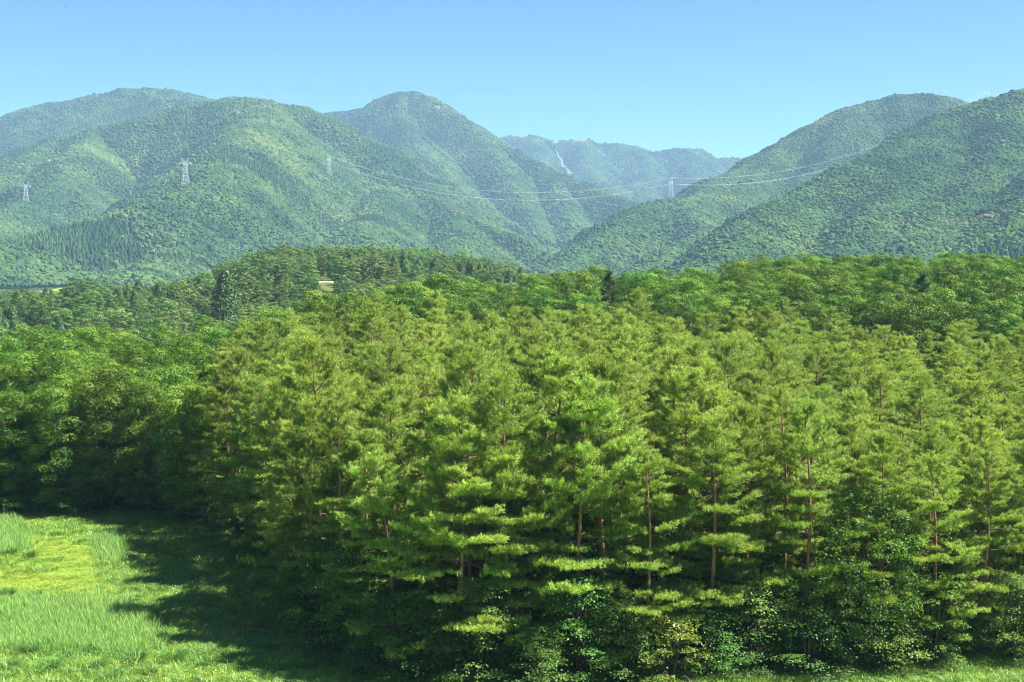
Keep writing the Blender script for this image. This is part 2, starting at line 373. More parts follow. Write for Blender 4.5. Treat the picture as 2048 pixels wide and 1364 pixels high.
def hmount(k, x, y):
    mt = MTS[k]; x = np.asarray(x, float); y = np.asarray(y, float)
    best = np.full(x.shape, FOOT); bd = np.full(x.shape, 1e9)
    wx = x + 90 * (fbm(x / 350, y / 350, mt['seed'], 3) - .5); wy = y + 90 * (fbm(x / 350, y / 350, mt['seed'] + 50, 3) - .5)
    for ri, R in enumerate(mt['R']):
        s = mt['s'] * (1.0 if ri == 0 else .92)
        qx, qy = (x, y) if ri == 0 else (wx, wy)
        for i in range(len(R) - 1):
            a = R[i]; b = R[i + 1]; dx, dy = b[0] - a[0], b[1] - a[1]; l2 = dx * dx + dy * dy + 1e-6
            t = np.clip(((qx - a[0]) * dx + (qy - a[1]) * dy) / l2, 0, 1)
            dist = np.hypot(qx - a[0] - t * dx, qy - a[1] - t * dy)
            zr = a[2] + t * (b[2] - a[2]); w = mt['w'] if ri == 0 else mt['w'] * .55
            g = np.sqrt(dist * dist + w * w) - w; rel = np.maximum(zr - FOOT, 1.0)
            q = s * g / rel; h = FOOT + rel * np.where(q < .66, 1 - q, .34 * np.exp(-np.maximum(q - .66, 0) / .34))
            best = np.maximum(best, h); bd = np.minimum(bd, dist)
    rel = np.clip((best - FOOT) / 60, 0, 1); am = np.clip(bd / 160, 0.06, 1) * rel
    rid = 1 - np.abs(2 * fbm(x / 330, y / 330, mt['seed'] + 9, 4) - 1)
    return best + am * (mt.get('g', 92) * (rid - .76) + 18 * (fbm(x / 90, y / 90, mt['seed'] + 3, 3) - .5))

def hall(x, y):
    h = zt(x, y)
    for k in MTS:
        b = MTS[k]['box']; m = (x > b[0]) & (x < b[1]) & (y > b[2]) & (y < b[3])
        if m.any():
            hm = np.full(h.shape, -99.); hm[m] = hmount(k, x[m], y[m]); h = np.maximum(h, hm)
    return h

# ---- ground: one sheet to the horizon
def axis(stops):
    o = []
    for a, b, st in stops: o.append(np.arange(a, b, st))
    return np.concatenate(o)
gx = axis([(-9600, -1600, 500), (-1600, -400, 100), (-400, -110, 12), (-110, 110, 1.6), (110, 400, 12), (400, 1600, 100), (1600, 9601, 500)])
gy = axis([(-4000, -400, 400), (-400, 40, 40), (40, 84, 4), (84, 170, 1.4), (170, 360, 3.5), (360, 1000, 9), (1000, 2400, 40), (2400, 9601, 400)])
GX, GY = np.meshgrid(gx, gy, indexing='ij'); GZ = zt(GX, GY)
n1, n2 = GX.shape
ii = (np.arange(n1 - 1)[:, None] * n2 + np.arange(n2 - 1)[None, :]).ravel()
GF = np.stack([ii, ii + n2, ii + n2 + 1, ii + 1], 1)
jx = GX + 2.2 * (vnoise(GX / 3, GY / 3, 31) - .5) * 2; jy = GY + 2.2 * (vnoise(GX / 3, GY / 3, 32) - .5) * 2
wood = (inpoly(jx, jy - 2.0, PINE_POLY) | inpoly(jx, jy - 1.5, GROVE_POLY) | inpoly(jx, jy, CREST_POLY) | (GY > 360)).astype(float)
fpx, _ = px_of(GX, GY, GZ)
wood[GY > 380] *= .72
wood[(GY > 1500) & (GY < 2350) & (fpx > 60) & (fpx < 250)] = 0
ground = obj('ground', mesh_np('ground', np.stack([GX, GY, GZ], -1).reshape(-1, 3), GF, M['ground'], smooth=True, extra={'wood': wood.ravel()}))
tag(ground, 'bright green meadow and dark forest floor running out to the valley', kind='structure')

# ---- mountains
MT_LABEL = {
 'A': 'dark rounded mountain top behind the hill on the left', 'B': 'broad wooded hill with two spurs and pylons on the left',
 'C': 'pointed peak standing behind the valley in the middle', 'D': 'hazy far ridge with bare tops closing the valley',
 'E': 'steep wooded mountain right of the valley with a domed top', 'F': 'nearer wooded shoulder at the right edge of the picture'}
BARE_PX = [(1040, 270, 30, 7), (1160, 279, 24, 9), (876, 213, 12, 6), (667, 236, 5, 6), (1112, 284, 10, 5)]
def bare_at(px, py):
    b = np.zeros(np.shape(px))
    for cx, cy_, rx, ry in BARE_PX: b = np.maximum(b, np.exp(-((px - cx) / rx) ** 2 - ((py - cy_) / ry) ** 2))
    return b
for k, mt in MTS.items():
    allp = np.concatenate(mt['R']); az = np.degrees(np.arctan2(allp[:, 0], allp[:, 1])); rr = np.hypot(allp[:, 0], allp[:, 1])
    a = np.radians(np.arange(max(az.min() - 6, -26), min(az.max() + 6, 26), .14)); r = np.arange(max(rr.min() - 700, 1000), rr.max() + 700, 24 if rr.mean() < 4300 else 36)
    A, R_ = np.meshgrid(a, r, indexing='ij'); X = R_ * np.sin(A); Y = R_ * np.cos(A); Z = hmount(k, X, Y)
    m1, m2 = X.shape; ii = (np.arange(m1 - 1)[:, None] * m2 + np.arange(m2 - 1)[None, :]).ravel()
    F = np.stack([ii, ii + 1, ii + m2 + 1, ii + m2], 1)
    zf = Z.ravel(); F = F[(zf[F].max(1) > FOOT + 1.2)]
    used = np.zeros(len(zf), bool); used[F.ravel()] = True; remap = np.cumsum(used) - 1
    V = np.stack([X, Y, Z], -1).reshape(-1, 3)[used]; F = remap[F]
    p1, p2 = px_of(V[:, 0], V[:, 1], V[:, 2] + 5)
    o = obj('mountain', mesh_np('mountain', V, F, M['mount'], smooth=True, extra={'bare': bare_at(p1, p2) if k in 'CD' else np.zeros(len(V))}))
    tag(o, MT_LABEL[k], kind='structure')

# ------------------------------------------------------------------ leaf-level foliage builders
def unit(v): return v / (np.linalg.norm(v, axis=-1, keepdims=True) + 1e-9)

def needles(P, A, K, l0, l1, w, spread, rg, jitter=.06):
    """P,A (n,3): K thin triangles fanning round each shoot axis"""
    n = len(P); P = np.repeat(P, K, 0); A = np.repeat(A, K, 0); tone = np.repeat(rg.random(n), K) * .7 + rg.random(n * K) * .3
    rnd = unit(rg.normal(size=A.shape)); perp = unit(np.cross(A, rnd))
    ang = rg.uniform(.15, spread, len(P))[:, None]
    D = A * np.cos(ang) + perp * np.sin(ang)
    base = P + A * rg.uniform(-.02, .14, len(P))[:, None] + rg.normal(size=P.shape) * jitter
    L = rg.uniform(l0, l1, len(P))[:, None]; side = unit(np.cross(D, unit(np.array([0, 0, 1.]) + rnd * .45))) * w
    V = np.stack([base - side, base + side, base + D * L], 1).reshape(-1, 3)
    F = np.arange(len(V)).reshape(-1, 3)
    return V, F, np.repeat(tone, 3)

def leaves(P, Nrm, size, rg, flat=.5, aspect=.6, tone=None):
    """diamond leaves: P positions, Nrm facing direction"""
    n = len(P); nr = unit(Nrm + rg.normal(size=P.shape) * flat)
    u = unit(np.cross(nr, unit(rg.normal(size=P.shape)))); v = np.cross(nr, u)
    s = (size * rg.uniform(.65, 1.35, n))[:, None]
    droop = nr * s * -.18
    V = np.stack([P - u * s * .5 + droop, P + v * s * .5 * aspect, P + u * s * .5 + droop, P - v * s * .5 * aspect], 1).reshape(-1, 3)
    F = np.arange(len(V)).reshape(-1, 4)
    t = rg.random(n) if tone is None else np.clip(tone + rg.normal(size=n) * .18, 0, 1)
    return V, F, np.repeat(t, 4)

def make_pine(seed, H=19.0, cb=8.0, R=3.3, K=11, dens=1.0, dead=True, top_round=.35, power=.52, mat='needle', droop=0):
    rg = np.random.default_rng(seed); tr = MB(); lm = MB(); deads = []
    zz = np.linspace(0, H, 16); ph = rg.uniform(0, 6.28, 4); am = rg.uniform(.15, .55)
    cx = am * np.sin(zz / H * 5 + ph[0]) * (zz / H) + rg.normal() * .25 * (zz / H) ** 2; cyy = am * np.sin(zz / H * 4 + ph[1]) * (zz / H)
    rad = .02 + .20 * (1 - zz / H) ** .85 * (H / 19) + .09 * np.exp(-zz / .5)
    tr.tube(np.stack([cx, cyy, zz], 1), rad, 8)
    axis_at = lambda z: np.array([np.interp(z, zz, cx), np.interp(z, zz, cyy), z])
    TP, TA = [], []
    def foliate(pts, dirs):
        TP.append(pts); TA.append(dirs)
    z = cb
    az0 = rg.uniform(0, 6.28)
    while z < H - .25:
        t = (z - cb) / (H - cb)
        prof = (1 - t) ** power * (.6 + .4 * min(1, t * 3 + .35))
        nb = rg.integers(4, 7) if t < .8 else rg.integers(3, 6)
        az0 += rg.uniform(.6, 1.4)
        for b in range(nb):
            az = az0 + b * 2 * math.pi / nb + rg.normal() * .3
            Lb = max(.35, R * (prof + top_round * .12) * rg.uniform(.55, 1.15))
            if t < .35 and rg.random() < .22: continue
            e0 = math.radians(np.interp(t, [0, .4, .8, 1], [-8, 6, 30, 58]) - droop + rg.normal() * 12)
            hd = np.array([math.cos(az), math.sin(az), 0]); sidev = np.array([-hd[1], hd[0], 0])
            s = np.linspace(0, 1, 7); bend = rg.normal() * .16
            p0 = axis_at(min(z + rg.normal() * (.42 if t < .7 else .15), H - .1))
            pts = p0 + hd * (Lb * s * math.cos(e0))[:, None] + sidev * (bend * Lb * s ** 2)[:, None]
            pts[:, 2] += Lb * (math.sin(e0) * s + .12 * s ** 2.2)
            lm.tube(pts, (.008 + .024 * Lb / 3) * (1 - .8 * s), 4)
            # side twigs in a flattish plate
            ntw = max(4, int(Lb * 5.2 * dens)); st = rg.uniform(.28, 1.0, ntw) ** .8
            for i, sv in enumerate(st):
                pb = np.array([np.interp(sv, s, pts[:, j]) for j in range(3)])
                sg = 1 if i % 2 else -1
                a2 = sg * rg.uniform(.5, 1.15)
                d2 = hd * math.cos(a2) + sidev * math.sin(a2); d2[2] = rg.uniform(-.02, .22) + .35 * t * t
                d2 /= np.linalg.norm(d2)
                l2 = (.44 * Lb * (1.2 - sv) + .34) * rg.uniform(.7, 1.25)
                nt_ = max(2, int(l2 / .15 * dens)); q = (np.arange(nt_) + rg.random(nt_)) / nt_
                pp = pb + d2 * (q * l2)[:, None] + rg.normal(size=(nt_, 3)) * np.array([.08, .08, .03])
                aa = unit(d2 * .55 + np.array([0, 0, .75]) + rg.normal(size=(nt_, 3)) * .32)
                foliate(pp, aa)
                if i % 3 == 0: lm.tube(np.stack([pb, pb + d2 * l2 * .8]), [.010, .005], 3)
            nt_ = max(3, int(Lb * 2.2)); q = rg.uniform(.5, 1.02, nt_)
            pp = np.stack([np.interp(q, s, pts[:, j]) for j in range(3)], 1) + rg.normal(size=(nt_, 3)) * .05
            foliate(pp, unit(hd * .45 + np.array([0, 0, .85]) + rg.normal(size=(nt_, 3)) * .3))
        z += rg.uniform(.95, 1.5) if t < .6 else rg.uniform(.5, .85)
    topn = 44; q = rg.uniform(H - 1.0, H + .15, topn)
    foliate(np.stack([axis_at(min(v, H)) for v in q]) + rg.normal(size=(topn, 3)) * np.array([.12, .12, .05]), unit(np.array([0, 0, 1.]) + rg.normal(size=(topn, 3)) * .4))
    if dead:
        for _ in range(rg.integers(5, 9)):
            dd = MB(); deads.append(dd); z = rg.uniform(cb * .45, cb + 1.5); az = rg.uniform(0, 6.28); Lb = rg.uniform(.7, 2.6)
            hd = np.array([math.cos(az), math.sin(az), rg.uniform(-.15, .3)]); s = np.linspace(0, 1, 5)
            pts = axis_at(z) + hd * (Lb * s)[:, None]; pts[:, 2] += rg.normal() * .3 * s ** 2
            dd.tube(pts, .022 * (1 - .75 * s) + .006, 3)
            for _ in range(3):
                j = rg.integers(1, 4); dv = unit(hd + rg.normal(size=3) * .7) * rg.uniform(.2, .7)
                dd.tube(np.stack([pts[j], pts[j] + dv]), [.010, .004], 3)
    P = np.concatenate(TP); A = np.concatenate(TA)
    V, F, T = needles(P, A, K, .13, .27, .025, 1.1, rg)
    parts = [('trunk', tr.mesh('trunk', M['pine_bark'])), ('limbs', lm.mesh('limbs', M['limb'])), ('crown', mesh_np('pine_crown', V, F, M[mat], T))]
    parts += [('dead_branch', d_.mesh('dead_branch', M['dead'])) for d_ in deads]
    return parts

def make_broad(seed, H=17.0, R=4.2, nclump=58, nleaf=170, leaf=.24, cbase=.28, mat='oak', bark='bark', flat=.62, lowskirt=.0, clump=.98):
    rg = np.random.default_rng(seed); tr = MB(); lm = MB()
    zz = np.linspace(0, H * .72, 9); sw = rg.normal(size=2) * .35
    cx = sw[0] * (zz / H) ** 1.5; cyy = sw[1] * (zz / H) ** 1.5
    tr.tube(np.stack([cx, cyy, zz], 1), .03 + .24 * (H / 17) * (1 - zz / (H * .76)) ** .8 + .1 * np.exp(-zz / .5), 7)
    zc = H * (.5 + cbase * .5); hz = H * (1 - cbase) / 2
    LP, LN, LT = [], [], []
    k = np.arange(nclump); ga = k * 2.39996 + rg.uniform(0, 6.28); u = 1 - (k + .5) / nclump * (1.62 + lowskirt)
    u = np.clip(u, -.98, 1)
    for i in range(nclump):
        rr = math.sqrt(max(0, 1 - u[i] ** 2)); az = ga[i] + rg.normal() * .25
        sh = rg.uniform(.70, 1.05)
        c = np.array([rr * math.cos(az) * R * sh, rr * math.sin(az) * R * sh, zc + u[i] * hz * (.86 + .14 * sh) + rg.normal() * .3])
        c[:2] += np.array([np.interp(c[2], zz, cx), np.interp(c[2], zz, cyy)])
        cr = clump * rg.uniform(.7, 1.3) * (R / 4.2); nl = int(nleaf * 1.25 * (cr / 1.0) ** 2)
        d = unit(rg.normal(size=(nl, 3)) + np.array([0, 0, .45])); rad = cr * rg.uniform(.72, 1.06, nl)[:, None]
        # uneven lobes
        rad = rad * (1 + .22 * np.sin(d[:, :1] * 5 + i) * np.sin(d[:, 1:2] * 4 + i * 2))
        p = c + d * rad * np.array([1.1, 1.1, flat])
        LP.append(p); LN.append(d * 1.0 + np.array([0, 0, .4])); LT.append(np.full(nl, rg.random()))
        if i % 2 == 0:
            a = np.array([np.interp(c[2] * .6, zz, cx), np.interp(c[2] * .6, zz, cyy), max(c[2] * .62 - 1.0, H * .18)])
            mid = (a + c) / 2 + np.array([0, 0, -.3]); lm.tube(np.stack([a, mid, c]), np.array([.07, .045, .012]) * (H / 17) ** 1.4, 4)
    V, F, T = leaves(np.concatenate(LP), np.concatenate(LN), leaf, rg, flat=.42, tone=np.concatenate(LT))
    return [('trunk', tr.mesh('trunk', M[bark])), ('limbs', lm.mesh('limbs', M[bark])), ('crown', mesh_np('broadleaf_crown', V, F, M[mat], T))]

def make_shrub(seed, H=4.5, R=2.2, nspray=46, nleaf=125, leaf=.14, mat='shrub'):
    rg = np.random.default_rng(seed); lm = MB(); LP, LN, LT = [], [], []
    for i in range(nspray):
        f = (i + .5) / nspray; z = H * (.12 + .86 * f); az = i * 2.4 + rg.normal() * .4
        rr = R * (1 - .72 * f ** 1.7) * rg.uniform(.45, 1.1)
        tip = np.array([math.cos(az) * rr, math.sin(az) * rr, z]); a = np.array([math.cos(az) * .15, math.sin(az) * .15, z * .55])
        lm.tube(np.stack([a, (a + tip) / 2 + [0, 0, .25], tip]), [.03, .02, .006], 3)
        # a drooping, flattish spray of leaves round the tip
        nl = int(nleaf * rg.uniform(.6, 1.3)); L = rg.uniform(.5, 1.05) * (R / 2.2) ** .5
        q = rg.normal(size=(nl, 3)) * np.array([.42, .42, .085]) * L
        q[:, 2] -= .22 * (q[:, 0] ** 2 + q[:, 1] ** 2)
        LP.append(tip + q); LN.append(np.tile([0, 0, 1.], (nl, 1)) + np.array([math.cos(az), math.sin(az), 0]) * .45); LT.append(np.full(nl, rg.random()))
    for _ in range(3):
        az = rg.uniform(0, 6.28); s = np.linspace(0, 1, 5)[:, None]
        lm.tube(np.array([math.cos(az) * .1, math.sin(az) * .1, 0]) + s * np.array([math.cos(az) * .5, math.sin(az) * .5, H * .9]), .05 * (1 - .8 * s[:, 0]) + .008, 5)
    V, F, T = leaves(np.concatenate(LP), np.concatenate(LN), leaf, rg, flat=.42, aspect=.5, tone=np.concatenate(LT))
    return [('stems', lm.mesh('stems', M['bark'])), ('foliage', mesh_np('shrub_foliage', V, F, M[mat], T))]

def make_cone(seed, H=16.0, R=2.6, n=5200, leaf=.42, mat='cedar', cb=.10, power=.75, tiers=0):
    rg = np.random.default_rng(seed); tr = MB()
    zz = np.linspace(0, H * .95, 6); tr.tube(np.stack([0 * zz, 0 * zz, zz], 1), .02 + .24 * (1 - zz / H), 6)
    f = rg.random(n) ** 1.35; z = H * (cb + (1 - cb) * f); az = rg.uniform(0, 6.28, n)
    env = R * (1 - f) ** power * (.82 + .18 * np.minimum(1, f * 8))
    lob = 1 + .22 * np.sin(az * 5 + np.floor(f * 14) * 2.1) * (1 - f) + .12 * np.sin(az * 9 + f * 40)
    if tiers: lob = lob * (.66 + .5 * ((f * tiers) % 1.0)[::1] ** .0 * (1 - (f * tiers) % 1.0))
    rr = env * lob * rg.uniform(.55, 1.03, n)
    P = np.stack([np.cos(az) * rr, np.sin(az) * rr, z - rr * .18], 1)
    Nn = np.stack([np.cos(az), np.sin(az), np.full(n, .75)], 1)
    V, F, T = leaves(P, Nn, leaf, rg, flat=.5, aspect=.55, tone=.5 + .35 * np.sin(az * 4 + f * 22))
    return [('trunk', tr.mesh('trunk', M['bark'])), ('crown', mesh_np('conifer_crown', V, F, M[mat], T))]

def poisson(poly, r, rg, tries=9000, jit=None, existing=None):
    poly = np.array(poly); lo = poly.min(0); hi = poly.max(0); pts = list(existing) if existing is not None else []; n0 = len(pts)
    arr = np.zeros((tries + n0 + 1, 2)); cnt = n0
    if n0: arr[:n0] = existing
    C = rg.uniform(lo, hi, (tries, 2)); C = C[inpoly(C[:, 0], C[:, 1], [tuple(p) for p in poly])]
    out = []
    for c in C:
        rr = r(c) if callable(r) else r
        if cnt and ((arr[:cnt] - c) ** 2).sum(1).min() < rr * rr: continue
        arr[cnt] = c; cnt += 1; out.append(c)
    return np.array(out)

ORD = ['first', 'second', 'third', 'fourth', 'fifth', 'sixth', 'seventh', 'eighth', 'ninth', 'tenth', 'eleventh', 'twelfth', 'thirteenth', 'fourteenth', 'fifteenth',
       'sixteenth', 'seventeenth', 'eighteenth', 'nineteenth', 'twentieth', 'twenty-first', 'twenty-second', 'twenty-third', 'twenty-fourth', 'twenty-fifth', 'twenty-sixth',
       'twenty-seventh', 'twenty-eighth', 'twenty-ninth', 'thirtieth', 'thirty-first', 'thirty-second', 'thirty-third', 'thirty-fourth', 'thirty-fifth', 'thirty-sixth', 'thirty-seventh', 'thirty-eighth', 'thirty-ninth', 'fortieth']

def rank_file(pts, edges):
    """file = vertical strip of the picture, rank = order in depth within it"""
    px = pts[:, 0] / pts[:, 1] * FPX + W0 / 2; f = np.searchsorted(edges, px); r = np.zeros(len(pts), int)
    for k in np.unique(f):
        m = np.where(f == k)[0]; r[m[np.argsort(pts[m, 1])]] = np.arange(len(m))
    return f, r

# ------------------------------------------------------------------ red pine stand
edge_pines = [make_pine(100 + i, H=[18.5, 19.5, 17.5, 19, 18, 20][i], cb=[2.8, 4.4, 2.3, 5.2, 3.4, 6.5][i], R=[5.2, 4.9, 5.3, 4.6, 5.6, 4.4][i], K=13, dens=1.0) for i in range(6)]
inner_pines = [make_pine(140 + i, H=[19, 20, 18.5, 19.5, 18, 17, 19][i], cb=[8, 9, 7.5, 8.5, 7, 8, 6.5][i], R=[4.0, 4.2, 4.4, 3.8, 4.1, 3.5, 4.6][i], K=12, dens=1.0, dead=False) for i in range(7)]
front = np.array(PINE_FRONT)
# front row placed along the edge of the stand, then the stand filled in behind it
seg = np.hypot(*np.diff(front, axis=0).T); cum = np.concatenate([[0], np.cumsum(seg)]); rowp = []
s_ = 1.0
while s_ < cum[-1]:
    p = np.array([np.interp(s_, cum, front[:, 0]), np.interp(s_, cum, front[:, 1])]); p[1] += rng.uniform(.6, 3.4); p[0] += rng.uniform(.3, 1.6) if s_ < 38 else rng.normal() * .4
    rowp.append(p); s_ += rng.uniform(3.6, 5.0)
rowp = np.array(rowp)
inner = poisson(PINE_POLY, lambda c: np.interp(c[1], [95, 140, 220], [3.9, 4.4, 5.3]), np.random.default_rng(5), tries=14000, existing=rowp)
inner = inner[np.argsort(inner[:, 1])][:300 - len(rowp)]
rp = random.Random(4)
def pine_height(x, y):
    q = x / y * FPX + W0 / 2
    return float(np.interp(q, [430, 700, 1150, 1500, 1900], [.90 if y > 150 else .97, .97, 1.0, .92, .80]))
for i, p in enumerate(rowp):
    mesh = edge_pines[rp.randrange(6)]; s = rp.uniform(.80, 1.07)
    s *= pine_height(*p)
    place('red_pine', mesh, (p[0], p[1], float(zt(p[0], p[1])) - .05), rp.uniform(0, 6.28), (s * rp.uniform(.92, 1.1), s * rp.uniform(.92, 1.1), s), (rp.gauss(0, .035), rp.gauss(0, .035)),
          'red pine with low spreading boughs in the stand\'s front row, %s from the meadow corner' % ORD[i], 'pine tree', 'red pines of the stand')
rowx = rowp[:, 0] / rowp[:, 1] * FPX + W0 / 2; rowo = np.argsort(rowx); pf, pr = rank_file(inner, (rowx[rowo][1:] + rowx[rowo][:-1]) / 2)
for pi_, p in enumerate(inner):
    edge = p[1] < np.interp(p[0], front[:, 0], front[:, 1]) + 13 and rp.random() < .75
    mesh = edge_pines[rp.randrange(6)] if edge else inner_pines[rp.randrange(7)]; s = rp.uniform(.80, 1.08) * pine_height(*p)
    place('red_pine', mesh, (p[0], p[1], float(zt(p[0], p[1])) - .05), rp.uniform(0, 6.28), (s * rp.uniform(.9, 1.1), s * rp.uniform(.9, 1.1), s), (rp.gauss(0, .035), rp.gauss(0, .035)),
          'red pine in the %s rank behind the %s front-row pine from the meadow corner' % (ORD[min(pr[pi_] + 1, 39)], ORD[rowo[pf[pi_]]]), 'pine tree', 'red pines of the stand')

# ------------------------------------------------------------------ broadleaf trees
broads = [make_broad(200 + i, H=[17, 18, 16, 17.5, 15.5, 18][i], R=[4.2, 4.6, 4.0, 3.7, 4.3, 4.1][i], nclump=[52, 58, 48, 50, 50, 56][i], nleaf=165, leaf=.24, clump=1.12, cbase=[.25, .3, .2, .28, .22, .3][i]) for i in range(6)]
broad_low = [make_broad(220 + i, H=16.5, R=4.4, nclump=95, nleaf=175, leaf=.23, cbase=.05, lowskirt=.3, clump=1.08) for i in range(2)]
rb = random.Random(9); g_front = []; GSH = []
gf = np.array(GROVE_FRONT)
s_ = gf[0][0]
while s_ < gf[-1][0]:
    g_front.append((s_, float(np.interp(s_, gf[:, 0], gf[:, 1])) + rb.uniform(.5, 2.2))); s_ += rb.uniform(4.2, 5.6)
for i, p in enumerate(g_front):
    s = rb.uniform(.76, .9)
    place('leafy_tree', broad_low[i % 2], (p[0], p[1], float(zt(*p)) - .05), rb.uniform(0, 6.28), (s, s, s * rb.uniform(.95, 1.08)), (0, 0),
          'leafy dark green tree along the meadow\'s shaded far edge, %s from the picture\'s left' % ORD[i], 'tree', 'broadleaf trees of the grove by the meadow')
for i, x in enumerate(np.arange(gf[0][0], gf[-1][0], 2.6)):
    yy = float(np.interp(x, gf[:, 0], gf[:, 1])) + rb.uniform(-1.0, 3.5); k = rb.uniform(.9, 1.4); GSH.append((x, yy, k))
gi = poisson(GROVE_POLY, 4.6, np.random.default_rng(6), 5000, existing=np.array(g_front))
gff, grr = rank_file(gi, np.linspace(-80, 600, 15)[1:-1])
for k_, p in enumerate(gi):
    s = rb.uniform(.76, .93)
    place('leafy_tree', broad_low[rb.randrange(2)] if p[1] < 162 else broads[rb.randrange(6)], (p[0], p[1], float(zt(*p)) - .05), rb.uniform(0, 6.28), (s, s, s * rb.uniform(.95, 1.06)), (0, 0),
          'green tree in the grove behind the meadow, %s file from the left, %s rank back' % (ORD[gff[k_]], ORD[grr[k_]]), 'tree', 'broadleaf trees of the grove by the meadow')
FIRS = [(1222, 545, 252, 'small dark pointed fir rising above the middle of the canopy'), (1850, 548, 228, 'broad dark fir among the pale crowns on the right'), (1150, 640, 205, 'dark fir poking up among the pine tops')]
cpts = poisson(CREST_POLY, lambda c: np.interp(c[1], [205, 330], [5.0, 6.2]), np.random.default_rng(7), 9000)
ncrest = 0; cff, crr = rank_file(cpts, np.linspace(520, 2200, 37)[1:-1])
for k_, p in enumerate(cpts):
    q = px_of(p[0], p[1], 18)
    if min(abs(q[0] - f[0]) / FPX * p[1] + max(0, abs(p[1] - f[2]) - 6) for f in FIRS[:2]) < 2.6: continue
    s = rb.uniform(.88, 1.12)
    place('round_crowned_tree', broads[rb.randrange(6)], (p[0], p[1], float(zt(*p)) - .05), rb.uniform(0, 6.28), (s * 1.02, s * 1.02, s), (0, 0),
          'round-crowned tree on the rise behind the pines, %s file from the left, %s rank back' % (ORD[cff[k_]], ORD[crr[k_]]), 'tree', 'broadleaf trees on the rise behind the pines'); ncrest += 1
fir = make_pine(300, H=18, cb=1.5, R=4.0, K=12, dens=1.25, dead=False, power=.95, mat='fir', droop=14)
for px, py, d, lab in FIRS[:2]:
    x, y, z = at(px, py, d); g = float(zt(x, y)); s = (float(z) - g) / 18
    place('fir_tree', fir, (float(x), float(y), g), rb.uniform(0, 6), (s * (1.0 if px < 1500 else 1.35), s * (1.0 if px < 1500 else 1.35), s), (0, 0), lab, 'fir tree')

# ------------------------------------------------------------------ understorey along the foot of the stand
shrubs = [make_shrub(400 + i, H=[4.6, 3.6, 5.4, 4.2][i], R=[2.3, 2.1, 2.4, 2.6][i], nspray=[50, 42, 56, 50][i]) for i in range(4)]
gold_shrub = make_shrub(430, H=3.0, R=1.7, nspray=40, nleaf=90, mat='gold')
s_ = 9.0; i = 0
while s_ < cum[-1]:
    p = np.array([np.interp(s_, cum, front[:, 0]), np.interp(s_, cum, front[:, 1])]); p[1] += rng.uniform(-1.4, 1.0)
    if s_ < 36: p[0] += 1.5; p[1] += 1.0
    k = rng.uniform(.95, 1.5) * (.65 if s_ < 30 else 1)
    q = px_of(p[0], p[1], 2)[0]
    is_gold = abs(q - 1345) < 30 and i > 0
    place('gold_leaved_shrub' if is_gold else 'leafy_shrub', gold_shrub if is_gold else shrubs[i % 4], (p[0], p[1], float(zt(*p)) - .03), rng.uniform(0, 6.28), (k, k, k * rng.uniform(.9, 1.15)), (0, 0),
          ('shrub with yellowing leaves' if is_gold else 'leafy green shrub') + ' at the foot of the front pines, %s from the meadow corner' % ORD[i], 'shrub', 'shrubs along the foot of the pines')
    s_ += rng.uniform(2.2, 3.6); i += 1
    if i >= 38: break
UP = poisson([(a, b + 3) for a, b in PINE_FRONT] + [(a, b + 42) for a, b in PINE_FRONT[::-1]], 4.2, np.random.default_rng(8), 1500)
uff, urr = rank_file(UP, np.linspace(400, 2150, 29)[1:-1])
for k_, p in enumerate(UP):
    k = rng.uniform(1.0, 1.6)
    place('leafy_shrub', shrubs[rng.integers(4)], (p[0], p[1], float(zt(*p)) - .03), rng.uniform(0, 6.28), (k, k, k * rng.uniform(.9, 1.3)), (0, 0),
          'undergrowth shrub among the pine trunks, %s file from the left, %s rank back' % (ORD[uff[k_]], ORD[urr[k_]]), 'shrub', 'shrubs among the pine trunks')
for i, (x, yy, k) in enumerate(GSH):
    place('leafy_shrub', shrubs[i % 4], (x, yy, float(zt(x, yy)) - .03), i * 1.7, (k, k, k), (0, 0), 'dark shrub under the grove at the meadow\'s far edge, %s from the picture\'s left' % ORD[i], 'shrub', 'shrubs at the foot of the grove')
sap = make_broad(440, H=10.5, R=3.0, nclump=70, nleaf=190, leaf=.17, cbase=.06, mat='shrub', flat=.8, lowskirt=.2, clump=.95)
sap2 = make_broad(441, H=7.5, R=2.7, nclump=60, nleaf=170, leaf=.17, cbase=.04, mat='shrub', flat=.45, lowskirt=.25, clump=.85)
for px, d, m, s, lab in [(1745, 91.6, sap, 1.1, 'tall bright green leafy sapling before the pines on the right'), (1885, 91.4, sap2, .85, 'low spreading green sapling beside the tall bright one'),
                         (1600, 91.2, sap2, .8, 'dark layered sapling between the leaning trunks and the bright sapling'), (850, 90.0, sap2, .72, 'small layered sapling under the pines near the shaded grass'),
                         (1240, 89.0, sap2, .8, 'layered leafy sapling under the middle pines')]:
    x, y = pd(px, d); place('leafy_sapling', m, (x, y, float(zt(x, y)) - .03), rng.uniform(0, 6), (s, s, s), (0, 0), lab, 'sapling')

